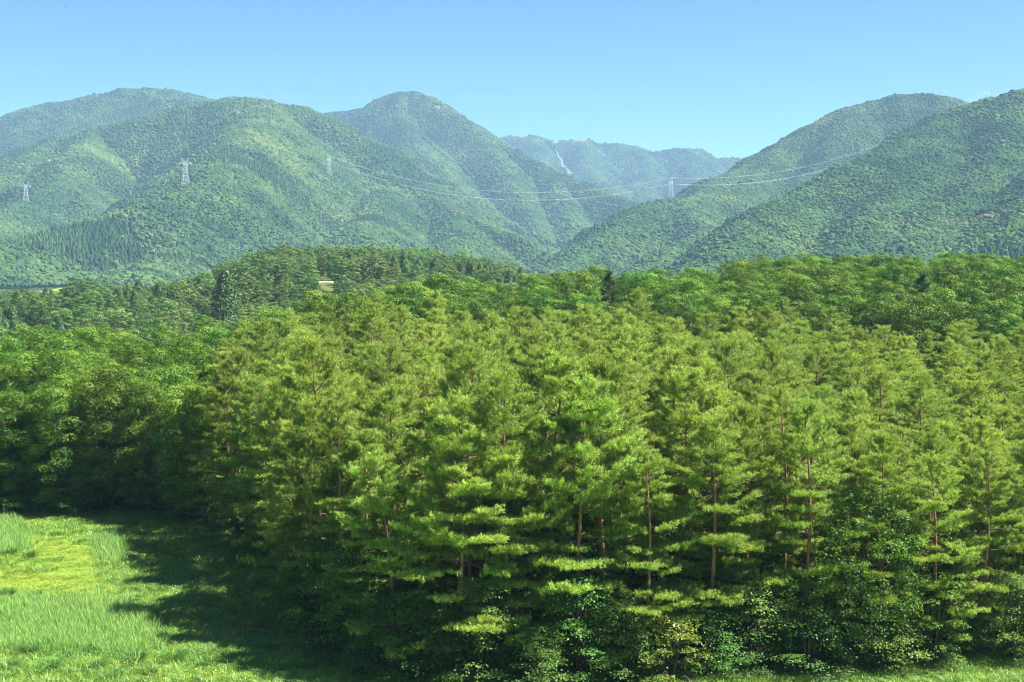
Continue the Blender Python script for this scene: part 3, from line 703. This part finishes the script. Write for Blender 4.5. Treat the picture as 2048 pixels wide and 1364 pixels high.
# ------------------------------------------------------------------ trees of the valley and the low hill
cedars = [make_cone(500 + i, H=[13, 14, 11.5][i], R=[3.1, 3.4, 3.6][i], n=2600, leaf=.55, power=[.5, .42, .45][i]) for i in range(3)]
mids = [make_broad(520 + i, H=[14, 15, 13, 14][i], R=[4.2, 4.6, 3.9, 4.4][i], nclump=46, nleaf=62, leaf=.48, cbase=[.12, .2, .1, .15][i], mat='midleaf', flat=[.6, .42, .62, .38][i]) for i in range(4)]
big_cedar = make_cone(530, H=17, R=4.6, n=5000, leaf=.5, power=.5)
def valley_density(c):
    return np.interp(c[1], [300, 500, 800], [6.2, 6.8, 7.6])
VAL_POLY = [pd(-70, 300), pd(330, 262), pd(560, 285), pd(900, 470), pd(1160, 640), pd(1160, 830), pd(900, 860), pd(430, 800), pd(-70, 640)]
vp = poisson(VAL_POLY, valley_density, np.random.default_rng(12), 16000)
# terrain visibility from the camera (polar horizon map) so that hidden ground carries no far trees
azb = np.radians(np.linspace(-23, 23, 1400)); rad_ = np.geomspace(240, 8600, 420)
AA, RR = np.meshgrid(azb, rad_, indexing='ij'); HX = RR * np.sin(AA); HY = RR * np.cos(AA)
HH = hall(HX, HY) + np.where(RR < 1000, 7.0, 4.0); EL = (HH - CAMZ) / RR
CM = np.maximum.accumulate(EL, 1)
def visible(x, y, ztop, margin=.0012):
    a = np.arctan2(x, y); r = np.hypot(x, y)
    i = np.clip(np.round((a - azb[0]) / (azb[1] - azb[0])).astype(int), 0, len(azb) - 1)
    j = np.clip(np.searchsorted(rad_, r) - 3, 0, len(rad_) - 1)
    return (ztop - CAMZ) / r > CM[i, j] - margin
vz = zt(vp[:, 0], vp[:, 1]); vpx, vpy = px_of(vp[:, 0], vp[:, 1], vz)
ok = visible(vp[:, 0], vp[:, 1], vz + 14) & ~((np.abs(vpx - 650) < 27) & (vp[:, 1] > 545) & (vp[:, 1] < 656))
vp = vp[ok]; vz = vz[ok]; vpx = vpx[ok]
con = fbm(vp[:, 0] / 60, vp[:, 1] / 60, 40, 3) + .09 * ((vp[:, 1] > 640) & (vpx > 560)) - .05
vff, vrr = rank_file(vp, np.linspace(-70, 1160, 31)[1:-1]); rv = random.Random(21); order = np.argsort(vp[:, 1]); ncd = nmd = 0; restV = []
for i in order:
    x, y, z = vp[i, 0], vp[i, 1], vz[i]; c = con[i] > .65; s = rv.uniform(.6, 1.15)
    plc = ', %s file from left, %s rank' % (ORD[min(vff[i], 39)], ORD[min(vrr[i], 39)])
    zone = 'hill' if (y > 560 and vpx[i] > 380) else 'valley'
    if c and ncd < 160:
        ncd += 1; place('cedar_tree', cedars[rv.randrange(3)], (x, y, z - .1), rv.uniform(0, 6), (s, s, s), (0, 0),
            ('pointed cedar on the low hill' + plc) if zone == 'hill' else ('pointed cedar in the valley beyond the grove' + plc), 'cedar tree', 'cedars on the low hill' if zone == 'hill' else 'cedars in the valley')
    elif nmd < 290:
        nmd += 1; place('valley_tree', mids[rv.randrange(4)], (x, y, z - .1), rv.uniform(0, 6), (s * 1.08, s * 1.08, s), (0, 0),
            ('round green tree on the low hill' + plc) if zone == 'hill' else ('round green tree in the valley beyond the grove' + plc), 'tree', 'broadleaf trees on the low hill' if zone == 'hill' else 'broadleaf trees in the valley')
    else: restV.append((x, y, z))
x, y, z = at(452, 537, 470); g = float(zt(x, y))
place('cedar_tree', big_cedar, (float(x), float(y), g), 1.0, ((float(z) - g) / 17,) * 3, (0, 0), 'massive rounded cedar standing tall at the left end of the low hill', 'cedar tree')
print('pines', len(rowp) + len(inner), 'grove', len(gi) + len(g_front), 'crest', ncrest, 'cedar', ncd, 'mid', nmd, 'rest', len(restV))

# pale gravel road on the flank of the low hill
rpx = np.linspace(612, 700, 24); dd_ = 646 + 6 * np.sin(np.linspace(0, 3, 24)); RX = (rpx - W0 / 2) / FPX * dd_
V = []; 
for xx, yy in zip(RX, dd_):
    for o_ in (-3.2, 0, 3.2): V.append((xx, yy + o_, float(zt(xx, yy + o_)) + .25))
F = [(3 * i + j, 3 * i + 3 + j, 3 * i + 4 + j, 3 * i + 1 + j) for i in range(23) for j in range(2)]
tag(obj('road', mesh_np('road', V, F, M['gravel'])), 'short stretch of pale gravel road on the low hill', kind='structure')

# ------------------------------------------------------------------ scattering (stuff) with geometry nodes
def scatter(name, pts, rot, scl, idx, sources, label, cat=None):
    me = bpy.data.meshes.new(name); me.vertices.add(len(pts)); me.vertices.foreach_set('co', np.asarray(pts, np.float32).ravel())
    for nm, ty, arr in (('rot', 'FLOAT_VECTOR', rot), ('scl', 'FLOAT_VECTOR', scl)):
        a = me.attributes.new(nm, ty, 'POINT'); a.data.foreach_set('vector', np.asarray(arr, np.float32).ravel())
    a = me.attributes.new('idx', 'INT', 'POINT'); a.data.foreach_set('value', np.asarray(idx, np.int32))
    o = obj(name, me); tag(o, label, cat, kind='stuff')
    ng = bpy.data.node_groups.new(name + '_scatter', 'GeometryNodeTree')
    ng.interface.new_socket('Geometry', in_out='INPUT', socket_type='NodeSocketGeometry'); ng.interface.new_socket('Geometry', in_out='OUTPUT', socket_type='NodeSocketGeometry')
    N = ng.nodes; L = ng.links; gi_ = N.new('NodeGroupInput'); go = N.new('NodeGroupOutput'); jn = N.new('GeometryNodeJoinGeometry'); L.new(jn.outputs[0], go.inputs[0])
    def attr(nm, ty):
        n = N.new('GeometryNodeInputNamedAttribute'); n.data_type = ty; n.inputs[0].default_value = nm; return n.outputs[0]
    ra, sa, ia = attr('rot', 'FLOAT_VECTOR'), attr('scl', 'FLOAT_VECTOR'), attr('idx', 'INT')
    for k, src in enumerate(sources):
        oi = N.new('GeometryNodeObjectInfo'); oi.inputs[0].default_value = src; oi.transform_space = 'ORIGINAL'; oi.inputs['As Instance'].default_value = False
        cp = N.new('FunctionNodeCompare'); cp.data_type = 'INT'; cp.operation = 'EQUAL'; L.new(ia, cp.inputs[2]); cp.inputs[3].default_value = k
        ip = N.new('GeometryNodeInstanceOnPoints'); L.new(gi_.outputs[0], ip.inputs['Points']); L.new(cp.outputs[0], ip.inputs['Selection'])
        L.new(oi.outputs['Geometry'], ip.inputs['Instance']); L.new(ra, ip.inputs['Rotation']); L.new(sa, ip.inputs['Scale']); L.new(ip.outputs[0], jn.inputs[0])
    md = o.modifiers.new('scatter', 'NODES'); md.node_group = ng
    return o

def src(name, me): return bpy.data.objects.new(name, me)     # never linked to the scene: only a shape to repeat

import bmesh
def far_crown(seed, cone=False):
    rg = np.random.default_rng(seed); bm = bmesh.new(); bmesh.ops.create_icosphere(bm, subdivisions=3 if not cone else 2, radius=1)
    ph = rg.uniform(0, 6.28, 9)
    for v in bm.verts:
        p = v.co.copy()
        if cone:
            f = (p.z + 1) / 2; r = (1 - f) ** .8 * 1.1 + .04; a = math.atan2(p.y, p.x); r *= 1 + .16 * math.sin(a * 4 + ph[0] + f * 9) + rg.normal() * .1
            v.co = (math.cos(a) * r * .78, math.sin(a) * r * .78, f * 2.0 - .5)
        else:
            n = .17 * math.sin(p.x * 4 + ph[0]) * math.sin(p.y * 4 + ph[1]) + .14 * math.sin(p.z * 5 + ph[2] + p.x * 3) + .09 * math.sin(p.x * 9 + ph[3]) * math.sin(p.y * 9 + ph[4] + p.z * 7) + rg.normal() * .035
            p *= 1 + n; v.co = (p.x, p.y, p.z * .85 + .25)
    me = bpy.data.meshes.new('far_crown'); bm.to_mesh(me); bm.free(); me.polygons.foreach_set('use_smooth', np.ones(len(me.polygons), bool)); me.materials.append(M['farcon'] if cone else M['far'])
    return src('far_crown', me)
far_src = [far_crown(600 + i) for i in range(5)] + [far_crown(620 + i, True) for i in range(3)]

def forest_on(name, label, hfun, box, spacing, seed, fun_con, keep=None, size=1.0, rmin=0):
    rg = np.random.default_rng(seed); X, Y = np.meshgrid(np.arange(box[0], box[1], spacing), np.arange(box[2], box[3], spacing * .92), indexing='ij')
    X = X.ravel() + rg.uniform(-.5, .5, X.size) * spacing; Y = Y.ravel() + rg.uniform(-.5, .5, Y.size) * spacing
    m = (np.abs(np.degrees(np.arctan2(X, Y))) < 21.6) & (np.hypot(X, Y) > rmin); X = X[m]; Y = Y[m]
    Z = hfun(X, Y); m = np.ones(len(X), bool)
    if keep is not None: m &= keep(X, Y, Z)
    m &= visible(X, Y, Z + 9); X, Y, Z = X[m], Y[m], Z[m]
    n = len(X); isc = fun_con(X, Y, Z, rg); r = spacing * size * .60 * np.exp(rg.normal(size=n) * .22) * (.82 + .45 * fbm(X / 70, Y / 70, seed + 5, 2))
    hgt = r * rg.uniform(.9, 1.35, n); hgt = np.where(isc, r * rg.uniform(1.0, 1.4, n), hgt)
    lift = np.where(isc, r * .4, 3.0 + r * .35)
    rot = np.stack([rg.normal(size=n) * .06, rg.normal(size=n) * .06, rg.uniform(0, 6.28, n)], 1)
    idx = np.where(isc, rg.integers(5, 8, n), rg.integers(0, 5, n))
    print(name, label[:24], n)
    return scatter(name, np.stack([X, Y, Z + lift], 1), rot, np.stack([r, r, hgt], 1), idx, far_src, label)

def con_patch(th, sc_, seed):
    return lambda X, Y, Z, rg: (fbm(X / sc_, Y / sc_, seed, 3) + rg.normal(size=len(X)) * .05) > th
def mk(k):
    def keep(X, Y, Z):
        m = Z > np.maximum(zt(X, Y), FOOT + 4)
        for o_ in MTS:
            if o_ != k:
                b = MTS[o_]['box']; q = (X > b[0]) & (X < b[1]) & (Y > b[2]) & (Y < b[3]) & m
                if q.any():
                    hm = hmount(o_, X[q], Y[q]); mm = m[q]; mm &= Z[q] >= hm - 1; m[q] = mm
        if k in 'CD':
            p1, p2 = px_of(X, Y, Z + 5); m &= bare_at(p1, p2) < .42 + .25 * np.random.default_rng(3).random(len(X))
        return m
    return keep
FSP = {'A': 6.3, 'B': 5.2, 'C': 6.7, 'D': 8.2, 'E': 4.9, 'F': 4.4}
FLAB = {'A': 'dark green forest on the rounded mountain behind the left hill', 'B': 'mixed green forest covering the broad hill on the left', 'C': 'bluish green forest on the pointed peak in the middle',
        'D': 'hazy blue forest on the far ridge closing the valley', 'E': 'green forest on the steep domed mountain right of the valley', 'F': 'green forest on the nearer shoulder at the right edge'}
for k in MTS:
    forest_on('forest', FLAB[k], lambda x, y, k=k: hmount(k, x, y), MTS[k]['box'], FSP[k], 700 + ord(k), con_patch({'A': .62, 'B': .65, 'C': .70, 'D': .66, 'E': .74, 'F': .76}[k], 260, 60 + ord(k)), mk(k), size=1.0, rmin=1380)
def low_keep(X, Y, Z, far=True):
    px, py = px_of(X, Y, Z); m = ~inpoly(X, Y, VAL_POLY) & (Y > 380)
    m &= ~((Y > 1560) & (Y < 2050) & (np.abs(px - 155) < 55)) & ~((np.abs(px - 650) < 27) & (Y > 545) & (Y < 656))
    for o_ in MTS:
        b = MTS[o_]['box']; q = (X > b[0]) & (X < b[1]) & (Y > b[2]) & (Y < b[3]) & m
        if q.any() and far: mm = m[q]; mm &= hmount(o_, X[q], Y[q]) < np.maximum(Z[q], FOOT + 4); m[q] = mm
    return m
mid_src = [src('valley_crown', m_[-1][1]) for m_ in mids] + [src('cedar_crown', m_[-1][1]) for m_ in cedars]
def woods(X, Y, Z, th, label, seed):
    rg = np.random.default_rng(seed); n = len(X); isc = fbm(X / 90, Y / 90, 90, 3) + rg.normal(size=n) * .04 > th; s1 = rg.uniform(.58, 1.15, n); print('woods', n)
    scatter('forest', np.stack([X, Y, Z - .5], 1), np.stack([0 * s1, 0 * s1, rg.uniform(0, 6.28, n)], 1), np.stack([s1 * 1.05, s1 * 1.05, s1], 1), np.where(isc, rg.integers(4, 7, n), rg.integers(0, 4, n)), mid_src, label)
rg = np.random.default_rng(31); X, Y = np.meshgrid(np.arange(-560, 560, 6.9), np.arange(380, 1390, 6.6), indexing='ij'); X = X.ravel() + rg.uniform(-3, 3, X.size); Y = Y.ravel() + rg.uniform(-3, 3, Y.size)
m = np.abs(np.degrees(np.arctan2(X, Y))) < 21.6; X, Y = X[m], Y[m]; Z = hall(X, Y); m = low_keep(X, Y, Z, False) & visible(X, Y, Z + 13); X, Y, Z = X[m], Y[m], Z[m]
woods(X, Y, Z, .69, 'green mixed woods filling the valley floor beyond the grove', 32)
if restV:
    rv_ = np.array(restV); woods(rv_[:, 0], rv_[:, 1], rv_[:, 2],   .69, 'close-set green trees over the back of the low hill', 33)

# pale landslide scars on the far mountains, draped over the slope
def scar(pxs, k, widths, label):
    pts = []
    for px, py in pxs:
        d = np.linspace(3600, 7800, 1500); X, Y, Z = at(px, py, d); H = hmount(k, X, Y) + 6; j = np.argmax(H > Z); pts.append((float(X[j]), float(Y[j])))
    pts = np.array(pts); V = []; n = 40; tt = np.linspace(0, len(pts) - 1, n); cx = np.interp(tt, range(len(pts)), pts[:, 0]); cy2 = np.interp(tt, range(len(pts)), pts[:, 1]); w = np.interp(tt, range(len(pts)), widths)
    rg = np.random.default_rng(int(pxs[0][0]))
    for i in range(n):
        for o_ in (-1, 0, 1):
            xx = cx[i] + o_ * w[i] * rg.uniform(.6, 1.3); V.append((xx, cy2[i], float(hmount(k, np.array([xx]), np.array([cy2[i]]))[0]) + 15 + (1.5 if o_ == 0 else 0)))
    F = [(3 * i + j, 3 * i + 3 + j, 3 * i + 4 + j, 3 * i + 1 + j) for i in range(n - 1) for j in range(2)]
    tag(obj('rock_scar', mesh_np('rock_scar', V, F, M['rock'])), label, 'landslide scar')
scar([(1114, 306), (1122, 322), (1131, 338), (1141, 352)], 'D', [3, 6, 5, 9], 'thin pale landslide scar running down the far ridge')

# ------------------------------------------------------------------ pylons and conductors
def make_pylon():
    H = 50.0; parts = []
    hw = lambda z: np.interp(z, [0, 24, 40], [6.6, 3.4, 2.5])
    for sx in (-1, 1):
        for sy in (-1, 1):
            m = MB(); zz = np.linspace(0, 40, 6); m.tube(np.stack([sx * hw(zz), sy * hw(zz), zz], 1), .24, 4); parts.append(('leg', m.mesh('pylon_leg', M['steel'], False)))
    b = MB(); lv = [2, 9, 15.5, 21, 26, 30.5, 35, 39.5]
    for z0, z1 in zip(lv[:-1], lv[1:]):
        a, c = hw(z0), hw(z1)
        for s in (-1, 1):
            b.bar((-a, s * a, z0), (c, s * c, z1), .10); b.bar((a, s * a, z0), (-c, s * c, z1), .10)
            b.bar((s * a, -a, z0), (s * c, c, z1), .10); b.bar((s * a, a, z0), (s * c, -c, z1), .10)
            b.bar((-c, s * c, z1), (c, s * c, z1), .10); b.bar((s * c, -c, z1), (s * c, c, z1), .10)
    parts.append(('bracing', b.mesh('pylon_bracing', M['steel'], False)))
    c = MB()
    for s in (-1, 1):
        c.bar((-10, 0, 41.2), (10, 0, 41.2), .18) if s == 1 else None
        c.bar((-10, 0, 41.0), (-2.4, s * 2.4, 39.6), .14); c.bar((10, 0, 41.0), (2.4, s * 2.4, 39.6), .14)
        c.bar((-10, 0, 41.4), (-2.4, s * 2.4, 43), .14); c.bar((10, 0, 41.4), (2.4, s * 2.4, 43), .14); c.bar((-2.4, s * 2.4, 43), (2.4, s * 2.4, 43), .18); c.bar((-2.4, s * 2.4, 40), (2.4, s * 2.4, 43), .15); c.bar((2.4, s * 2.4, 40), (-2.4, s * 2.4, 43), .15)
    parts.append(('cross_arm', c.mesh('pylon_arm', M['steel'], False)))
    for s in (-1, 1):
        h = MB(); h.bar((s * 2.4, 2.2, 43), (s * 5.2, 0, 50), .19); h.bar((s * 2.4, -2.2, 43), (s * 5.2, 0, 50), .19); h.bar((s * 6.5, 0, 42), (s * 5.2, 0, 50), .15); parts.append(('horn', h.mesh('pylon_horn', M['steel'], False)))
    for x in (-9.6, 0, 9.6):
        i = MB(); zz = np.linspace(37.4, 41, 7); i.tube(np.stack([0 * zz + x, 0 * zz, zz], 1), [.2, .34, .2, .34, .2, .34, .15], 5); parts.append(('insulator', i.mesh('insulator', M['insul'], False)))
    return parts
pyl = make_pylon()
PY = [(52, 404, 2980, 'B', .5, 'pale lattice pylon near the left edge of the broad hill'), (371, 370, 2480, 'B', .5, 'largest lattice pylon, standing on the broad hill\'s near spur'),
      (658, 349, 3540, 'B', .9, 'lattice pylon on the right-hand spur of the broad hill'), (1342, 396, 2920, 'E', 1.1, 'lattice pylon on the small wooded knoll beside the valley'), (1973, 205, 3200, 'F', .6, 'lattice pylon breaking the skyline at the far right')]
tops = []
for px, py, d, k, rz, lab in PY:
    x, y, z = at(px, py, d); z0 = float(z) - 22
    if px != 1973:                                             # stand it where the line of sight meets the slope
        dv = np.arange(1900, 3900, 4.0); X, Y, Z = at(px, py, dv); hv = hmount(k, X, Y); hit = (hv + 7 > Z) & (dv > d - 500); j = int(np.argmax(hit)) if hit.any() else int(np.argmax(np.where(np.abs(dv - d) < 260, hv - Z, -999))); x, y, z0 = X[j], Y[j], float(hv[j]) - .5
    place('pylon', pyl, (float(x), float(y), z0), rz, (1.12,) * 3 if px == 371 else (1, 1, 1), (0, 0), lab, 'pylon', 'pylons of the power line'); tops.append((float(x), float(y), z0, rz))
def conductor(a, b, sag, xo, zo, label):
    m = MB(); s = np.linspace(0, 1, 60); pa = np.array([a[0] + xo * math.cos(a[3]), a[1] + xo * math.sin(a[3]), a[2] + zo]); pb = np.array([b[0] + xo * math.cos(b[3]), b[1] + xo * math.sin(b[3]), b[2] + zo])
    p = pa + (pb - pa) * s[:, None]; p[:, 2] -= sag * 4 * s * (1 - s); m.tube(p, .075, 4)
    tag(obj('power_cable', m.mesh('power_cable', M['wire'])), label, 'cable', 'power cables strung across the valley')
for a, b, sg, nm in ((2, 3, 58, 'silvery cable sagging across the valley from the broad hill to the knoll'), (3, 4, 62, 'silvery cable rising from the knoll towards the right skyline')):
    for xo, zo, w in ((-9.6, 37.4, 'outer'), (0, 37.4, 'middle'), (9.6, 37.4, 'inner'), (-5.2, 50, 'top'), (5.2, 50, 'second top')):
        conductor(tops[a], tops[b], sg * (1.0 if zo < 45 else .93), xo, zo, nm + (', %s strand' % w))

# ------------------------------------------------------------------ meadow
def blades(n, rad, h0, h1, w, lean, curve, seed, mat, name, segs=2):
    rg = np.random.default_rng(seed); V, F, T = [], [], []
    az = rg.uniform(0, 6.28, n); r = rad * np.sqrt(rg.random(n)); fa = rg.uniform(0, 6.28, n) * .35 + az * .65 if curve > .3 else rg.uniform(0, 6.28, n)
    h = rg.uniform(h0, h1, n); le = lean * rg.uniform(.3, 1.3, n)
    for i in range(n):
        b = np.array([r[i] * math.cos(az[i]), r[i] * math.sin(az[i]), -.03]); d = np.array([math.cos(fa[i]), math.sin(fa[i]), 0]); sd = np.array([-d[1], d[0], 0]); q = rg.uniform(0, 3.14); sd = sd * math.cos(q) + d * math.sin(q)
        mid = b + d * le[i] * h[i] * .35 + np.array([0, 0, h[i] * .62]); tip = b + d * le[i] * h[i] * (1.0 + curve) + np.array([0, 0, h[i] * (1 - curve * .45)])
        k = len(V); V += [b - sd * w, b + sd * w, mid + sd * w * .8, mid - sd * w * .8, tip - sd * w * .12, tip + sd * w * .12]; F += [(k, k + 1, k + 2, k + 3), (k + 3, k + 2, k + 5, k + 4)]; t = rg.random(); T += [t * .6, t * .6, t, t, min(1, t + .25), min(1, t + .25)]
    return mesh_np(name, V, F, M[mat], T)
short_src = [src('short_grass', blades(60, .45, .14, .30, .020, 1.3, .5, 800 + i, 'grass', 'short_grass')) for i in range(3)]
tall_src = [src('tall_grass', blades(44, .42, .35, .75, .018, .7, .6, 810 + i, 'tuss', 'tall_grass')) for i in range(3)]
reed_src = [src('reed', blades(17, .34, .6, 1.15, .024, .22, .12, 820 + i, 'reed', 'reed')) for i in range(3)]
tussock_me = [blades(210, .30, .5, 1.0, .016, .75, .75, 830 + i, 'dark_tuss', 'tussock') for i in range(3)]
REED_PX = [(-140, 1218), (60, 1206), (180, 1207), (255, 1214), (300, 1246), (338, 1288), (320, 1302), (240, 1312), (110, 1304), (-140, 1312)]
REED2_PX = [(-140, 1034), (30, 1044), (58, 1088), (20, 1108), (-140, 1104)]
REED3_PX = [(188, 1092), (225, 1075), (248, 1120), (215, 1132)]
TUS_PX = [(-140, 1296), (330, 1296), (420, 1322), (480, 1350), (520, 1420), (-140, 1420)]
SHORT_PX = [(40, 1070), (190, 1092), (200, 1150), (245, 1210), (60, 1206), (-140, 1216), (-140, 1108)]
def field(n, seed):
    rg = np.random.default_rng(seed); X = rg.uniform(-62, 66, n); Y = rg.uniform(86, 152, n); Z = zt(X, Y); px, py = px_of(X, Y, Z)
    m = (px > -90) & (px < 2140) & (py < 1420); jx_, jy_ = X + rg.normal(size=n) * .8, Y + rg.normal(size=n) * .8
    m &= ~inpoly(jx_, jy_ - 3.0, PINE_POLY) & ~inpoly(jx_, jy_ - 2.0, GROVE_POLY) & (Y < np.interp(X, [-62, -40, 30], [152, 149, 110]))
    px = px + rg.normal(size=n) * 9; py = py + rg.normal(size=n) * 5
    return X[m], Y[m], Z[m], px[m], py[m], rg
def scat(name, X, Y, Z, s0, s1, srcs, label, rg, sel):
    X, Y, Z = X[sel], Y[sel], Z[sel]; n = len(X); s = rg.uniform(s0, s1, n); print(name, n)
    scatter(name, np.stack([X, Y, Z], 1), np.stack([rg.normal(size=n) * .05, rg.normal(size=n) * .05, rg.uniform(0, 6.28, n)], 1), np.stack([s, s, s * rg.uniform(.8, 1.2, n)], 1), rg.integers(0, len(srcs), n), srcs, label)
X, Y, Z, px, py, rg = field(90000, 51)
reed = inpoly(px, py, REED_PX) | inpoly(px, py, REED2_PX) | inpoly(px, py, REED3_PX); tus = inpoly(px, py, TUS_PX); sho = inpoly(px, py, SHORT_PX)
scat('grass', X, Y, Z, .7, 1.5, short_src, 'short yellow-green grass carpeting the meadow', rg, ~reed & (rg.random(len(X)) < np.where(sho, .95, .45)))
tallsel = ~reed & ((tus & (rg.random(len(X)) < .28)) | (~sho & ~tus & (rg.random(len(X)) < .42 * sstep(.35, .6, fbm(X / 6, Y / 6, 71, 3)) + .12)) | (sho & (rg.random(len(X)) < .10 * sstep(.5, .62, fbm(X / 5, Y / 5, 72, 3)))))
scat('tall_grass', X, Y, Z, .75, 1.25, tall_src, 'longer tufted green grass along the edges of the meadow', rg, tallsel)
X, Y, Z, px, py, rg = field(110000, 52)
scat('reeds', X, Y, Z, .8, 1.15, reed_src, 'dense bed of upright pale green reeds in the meadow', rg, inpoly(px, py, REED_PX) | inpoly(px, py, REED2_PX) | inpoly(px, py, REED3_PX))
TUSS = [(18, 1192, 1.25, 'dark round grass tussock at the picture\'s left edge above the reeds'), (74, 1193, .9, 'small dark grass tussock alone on the short grass above the reeds'), (22, 1112, 1.2, 'left one of two dark tussocks near the tall reeds'),
        (58, 1118, 1.3, 'right one of two dark tussocks near the tall reeds'), (36, 1098, .9, 'small tussock behind the two dark ones near the tall reeds'), (62, 1308, 1.5, 'wide arching tussock in front of the reed bed, left of the paler ones'),
        (185, 1306, 1.2, 'dark green tussock at the near corner of the reed bed'), (190, 1345, 1.35, 'spiky dark tussock at the bottom of the meadow'), (100, 1345, 1.5, 'pale blue-green tussock low in the meadow'),
        (270, 1330, 1.6, 'large pale arching tussock beside the shaded grass'), (300, 1352, 1.3, 'tussock next to the large pale one, near the bottom'), (350, 1322, 1.4, 'arching tussock at the edge of the tree shadow'),
        (405, 1336, 1.3, 'sunlit tussock nearest the tree shadow'), (20, 1340, 1.3, 'yellow-green tussock in the bottom left corner'), (545, 1300, 1.2, 'dimly lit tussock in the shade below the brush pile'), (230, 1360, 1.2, 'tussock at the very bottom of the meadow'),
        (1985, 1335, 1.4, 'shaded tussock under the pines at the bottom right'), (1750, 1352, 1.2, 'shaded tussock below the bright sapling'), (130, 1320, 1.1, 'small tussock between two larger ones before the reeds')]
for i, (a, b, s, lab) in enumerate(TUSS):
    x, y = on_ground(a, b); place('grass_tussock', [('leaves', tussock_me[i % 3])], (x, y, float(zt(x, y))), i * 1.3, (s, s, s * .9), (0, 0), lab, 'tussock', 'grass tussocks in the meadow')
# yellow flowers at the bottom of the meadow
rg = np.random.default_rng(61); fx, fy = on_ground(400, 1352); P = np.stack([fx + rg.normal(size=260) * 1.3, fy + rg.normal(size=260) * .9, np.zeros(260)], 1); P[:, 2] = zt(P[:, 0], P[:, 1]) + rg.uniform(.25, .55, 260)
V, F, T = leaves(P, np.tile([0, 0, 1.], (260, 1)), .09, rg, .4, 1.0)
tag(obj('wildflowers', mesh_np('wildflowers', V, F, M['flower'], T)), 'patch of small yellow flowers at the bottom of the meadow', kind='stuff')

# brush pile of dead branches in the shade
bx, by = on_ground(505, 1262); bz = float(zt(bx, by)); st = MB(); rg = np.random.default_rng(77)
for _ in range(34):
    c = np.array([rg.normal() * 1.0, rg.normal() * .6, rg.uniform(.05, .35)]); d = unit(np.array([rg.normal(), rg.normal() * .5, rg.normal() * .15])) * rg.uniform(.4, 1.3); st.tube(np.stack([c - d, c + [0, 0, .06], c + d]), [.03, .026, .01], 4)
P = np.stack([rg.normal(size=900) * .95, rg.normal(size=900) * .5 + .35, rg.uniform(.08, .38, 900)], 1); V, F, T = needles(P, unit(rg.normal(size=P.shape) + np.array([0, 0, .6])), 5, .12, .25, .018, 1.2, rg)
place('brush_pile', [('sticks', st.mesh('sticks', M['dead'])), ('dead_needles', mesh_np('dead_needles', V, F, M['deadneedle'], T))], (bx, by, bz), .3, (1, 1, 1), (0, 0), 'heap of dead branches with red-brown needles on the shaded grass', 'brush pile')

# a bird high in the clear sky
x, y, z = at(131, 13, 320); b = MB(); s = np.linspace(-.18, .18, 7); b.tube(np.stack([s, 0 * s, 0 * s], 1), [.01, .04, .055, .06, .05, .03, .012], 6)
V = [(.06, 0, .02), (-.06, 0, .02), (-.05, .22, .09), (.05, .22, .09), (-.08, .46, .03), (-.03, .46, .03)]
b.add(V, [(0, 1, 2, 3), (3, 2, 4, 5)]); b.add([(a, -c, e) for a, c, e in V], [(1, 0, 3, 2), (2, 3, 5, 4)]); b.add([(-.17, -.02, 0), (-.17, .02, 0), (-.28, .06, 0), (-.28, -.06, 0)], [(0, 1, 2, 3)])
tag(obj('bird', b.mesh('bird', M['feather']), loc=(float(x), float(y), float(z))), 'tiny bird flying high at the upper left of the sky', 'bird')

# ------------------------------------------------------------------ haze
lo_z = hi_z = 0.0
for o_ in list(col.objects):
    if o_.name.split('.')[0] in ('ground', 'mountain', 'forest', 'rock_scar'):
        c_ = np.empty(len(o_.data.vertices) * 3, np.float32); o_.data.vertices.foreach_get('co', c_); lo_z = min(lo_z, float(c_[2::3].min())); hi_z = max(hi_z, float(c_[2::3].max()))
hz = MB(); hz.box((-9900, -4300, lo_z - 1.0), (9900, 9900, hi_z + 45.0))
hm, N, L, out = new_mat('valley_haze'); pv = N.new('ShaderNodeVolumePrincipled')
pv.inputs['Color'].default_value = (.42, .70, 1.0, 1); pv.inputs['Density'].default_value = 0.77e-4; pv.inputs['Anisotropy'].default_value = 0.0
L.new(pv.outputs[0], out.inputs['Volume'])
haze = obj('haze', hz.mesh('haze', hm, False)); tag(haze, 'thin blue summer haze in the valley air', kind='stuff')
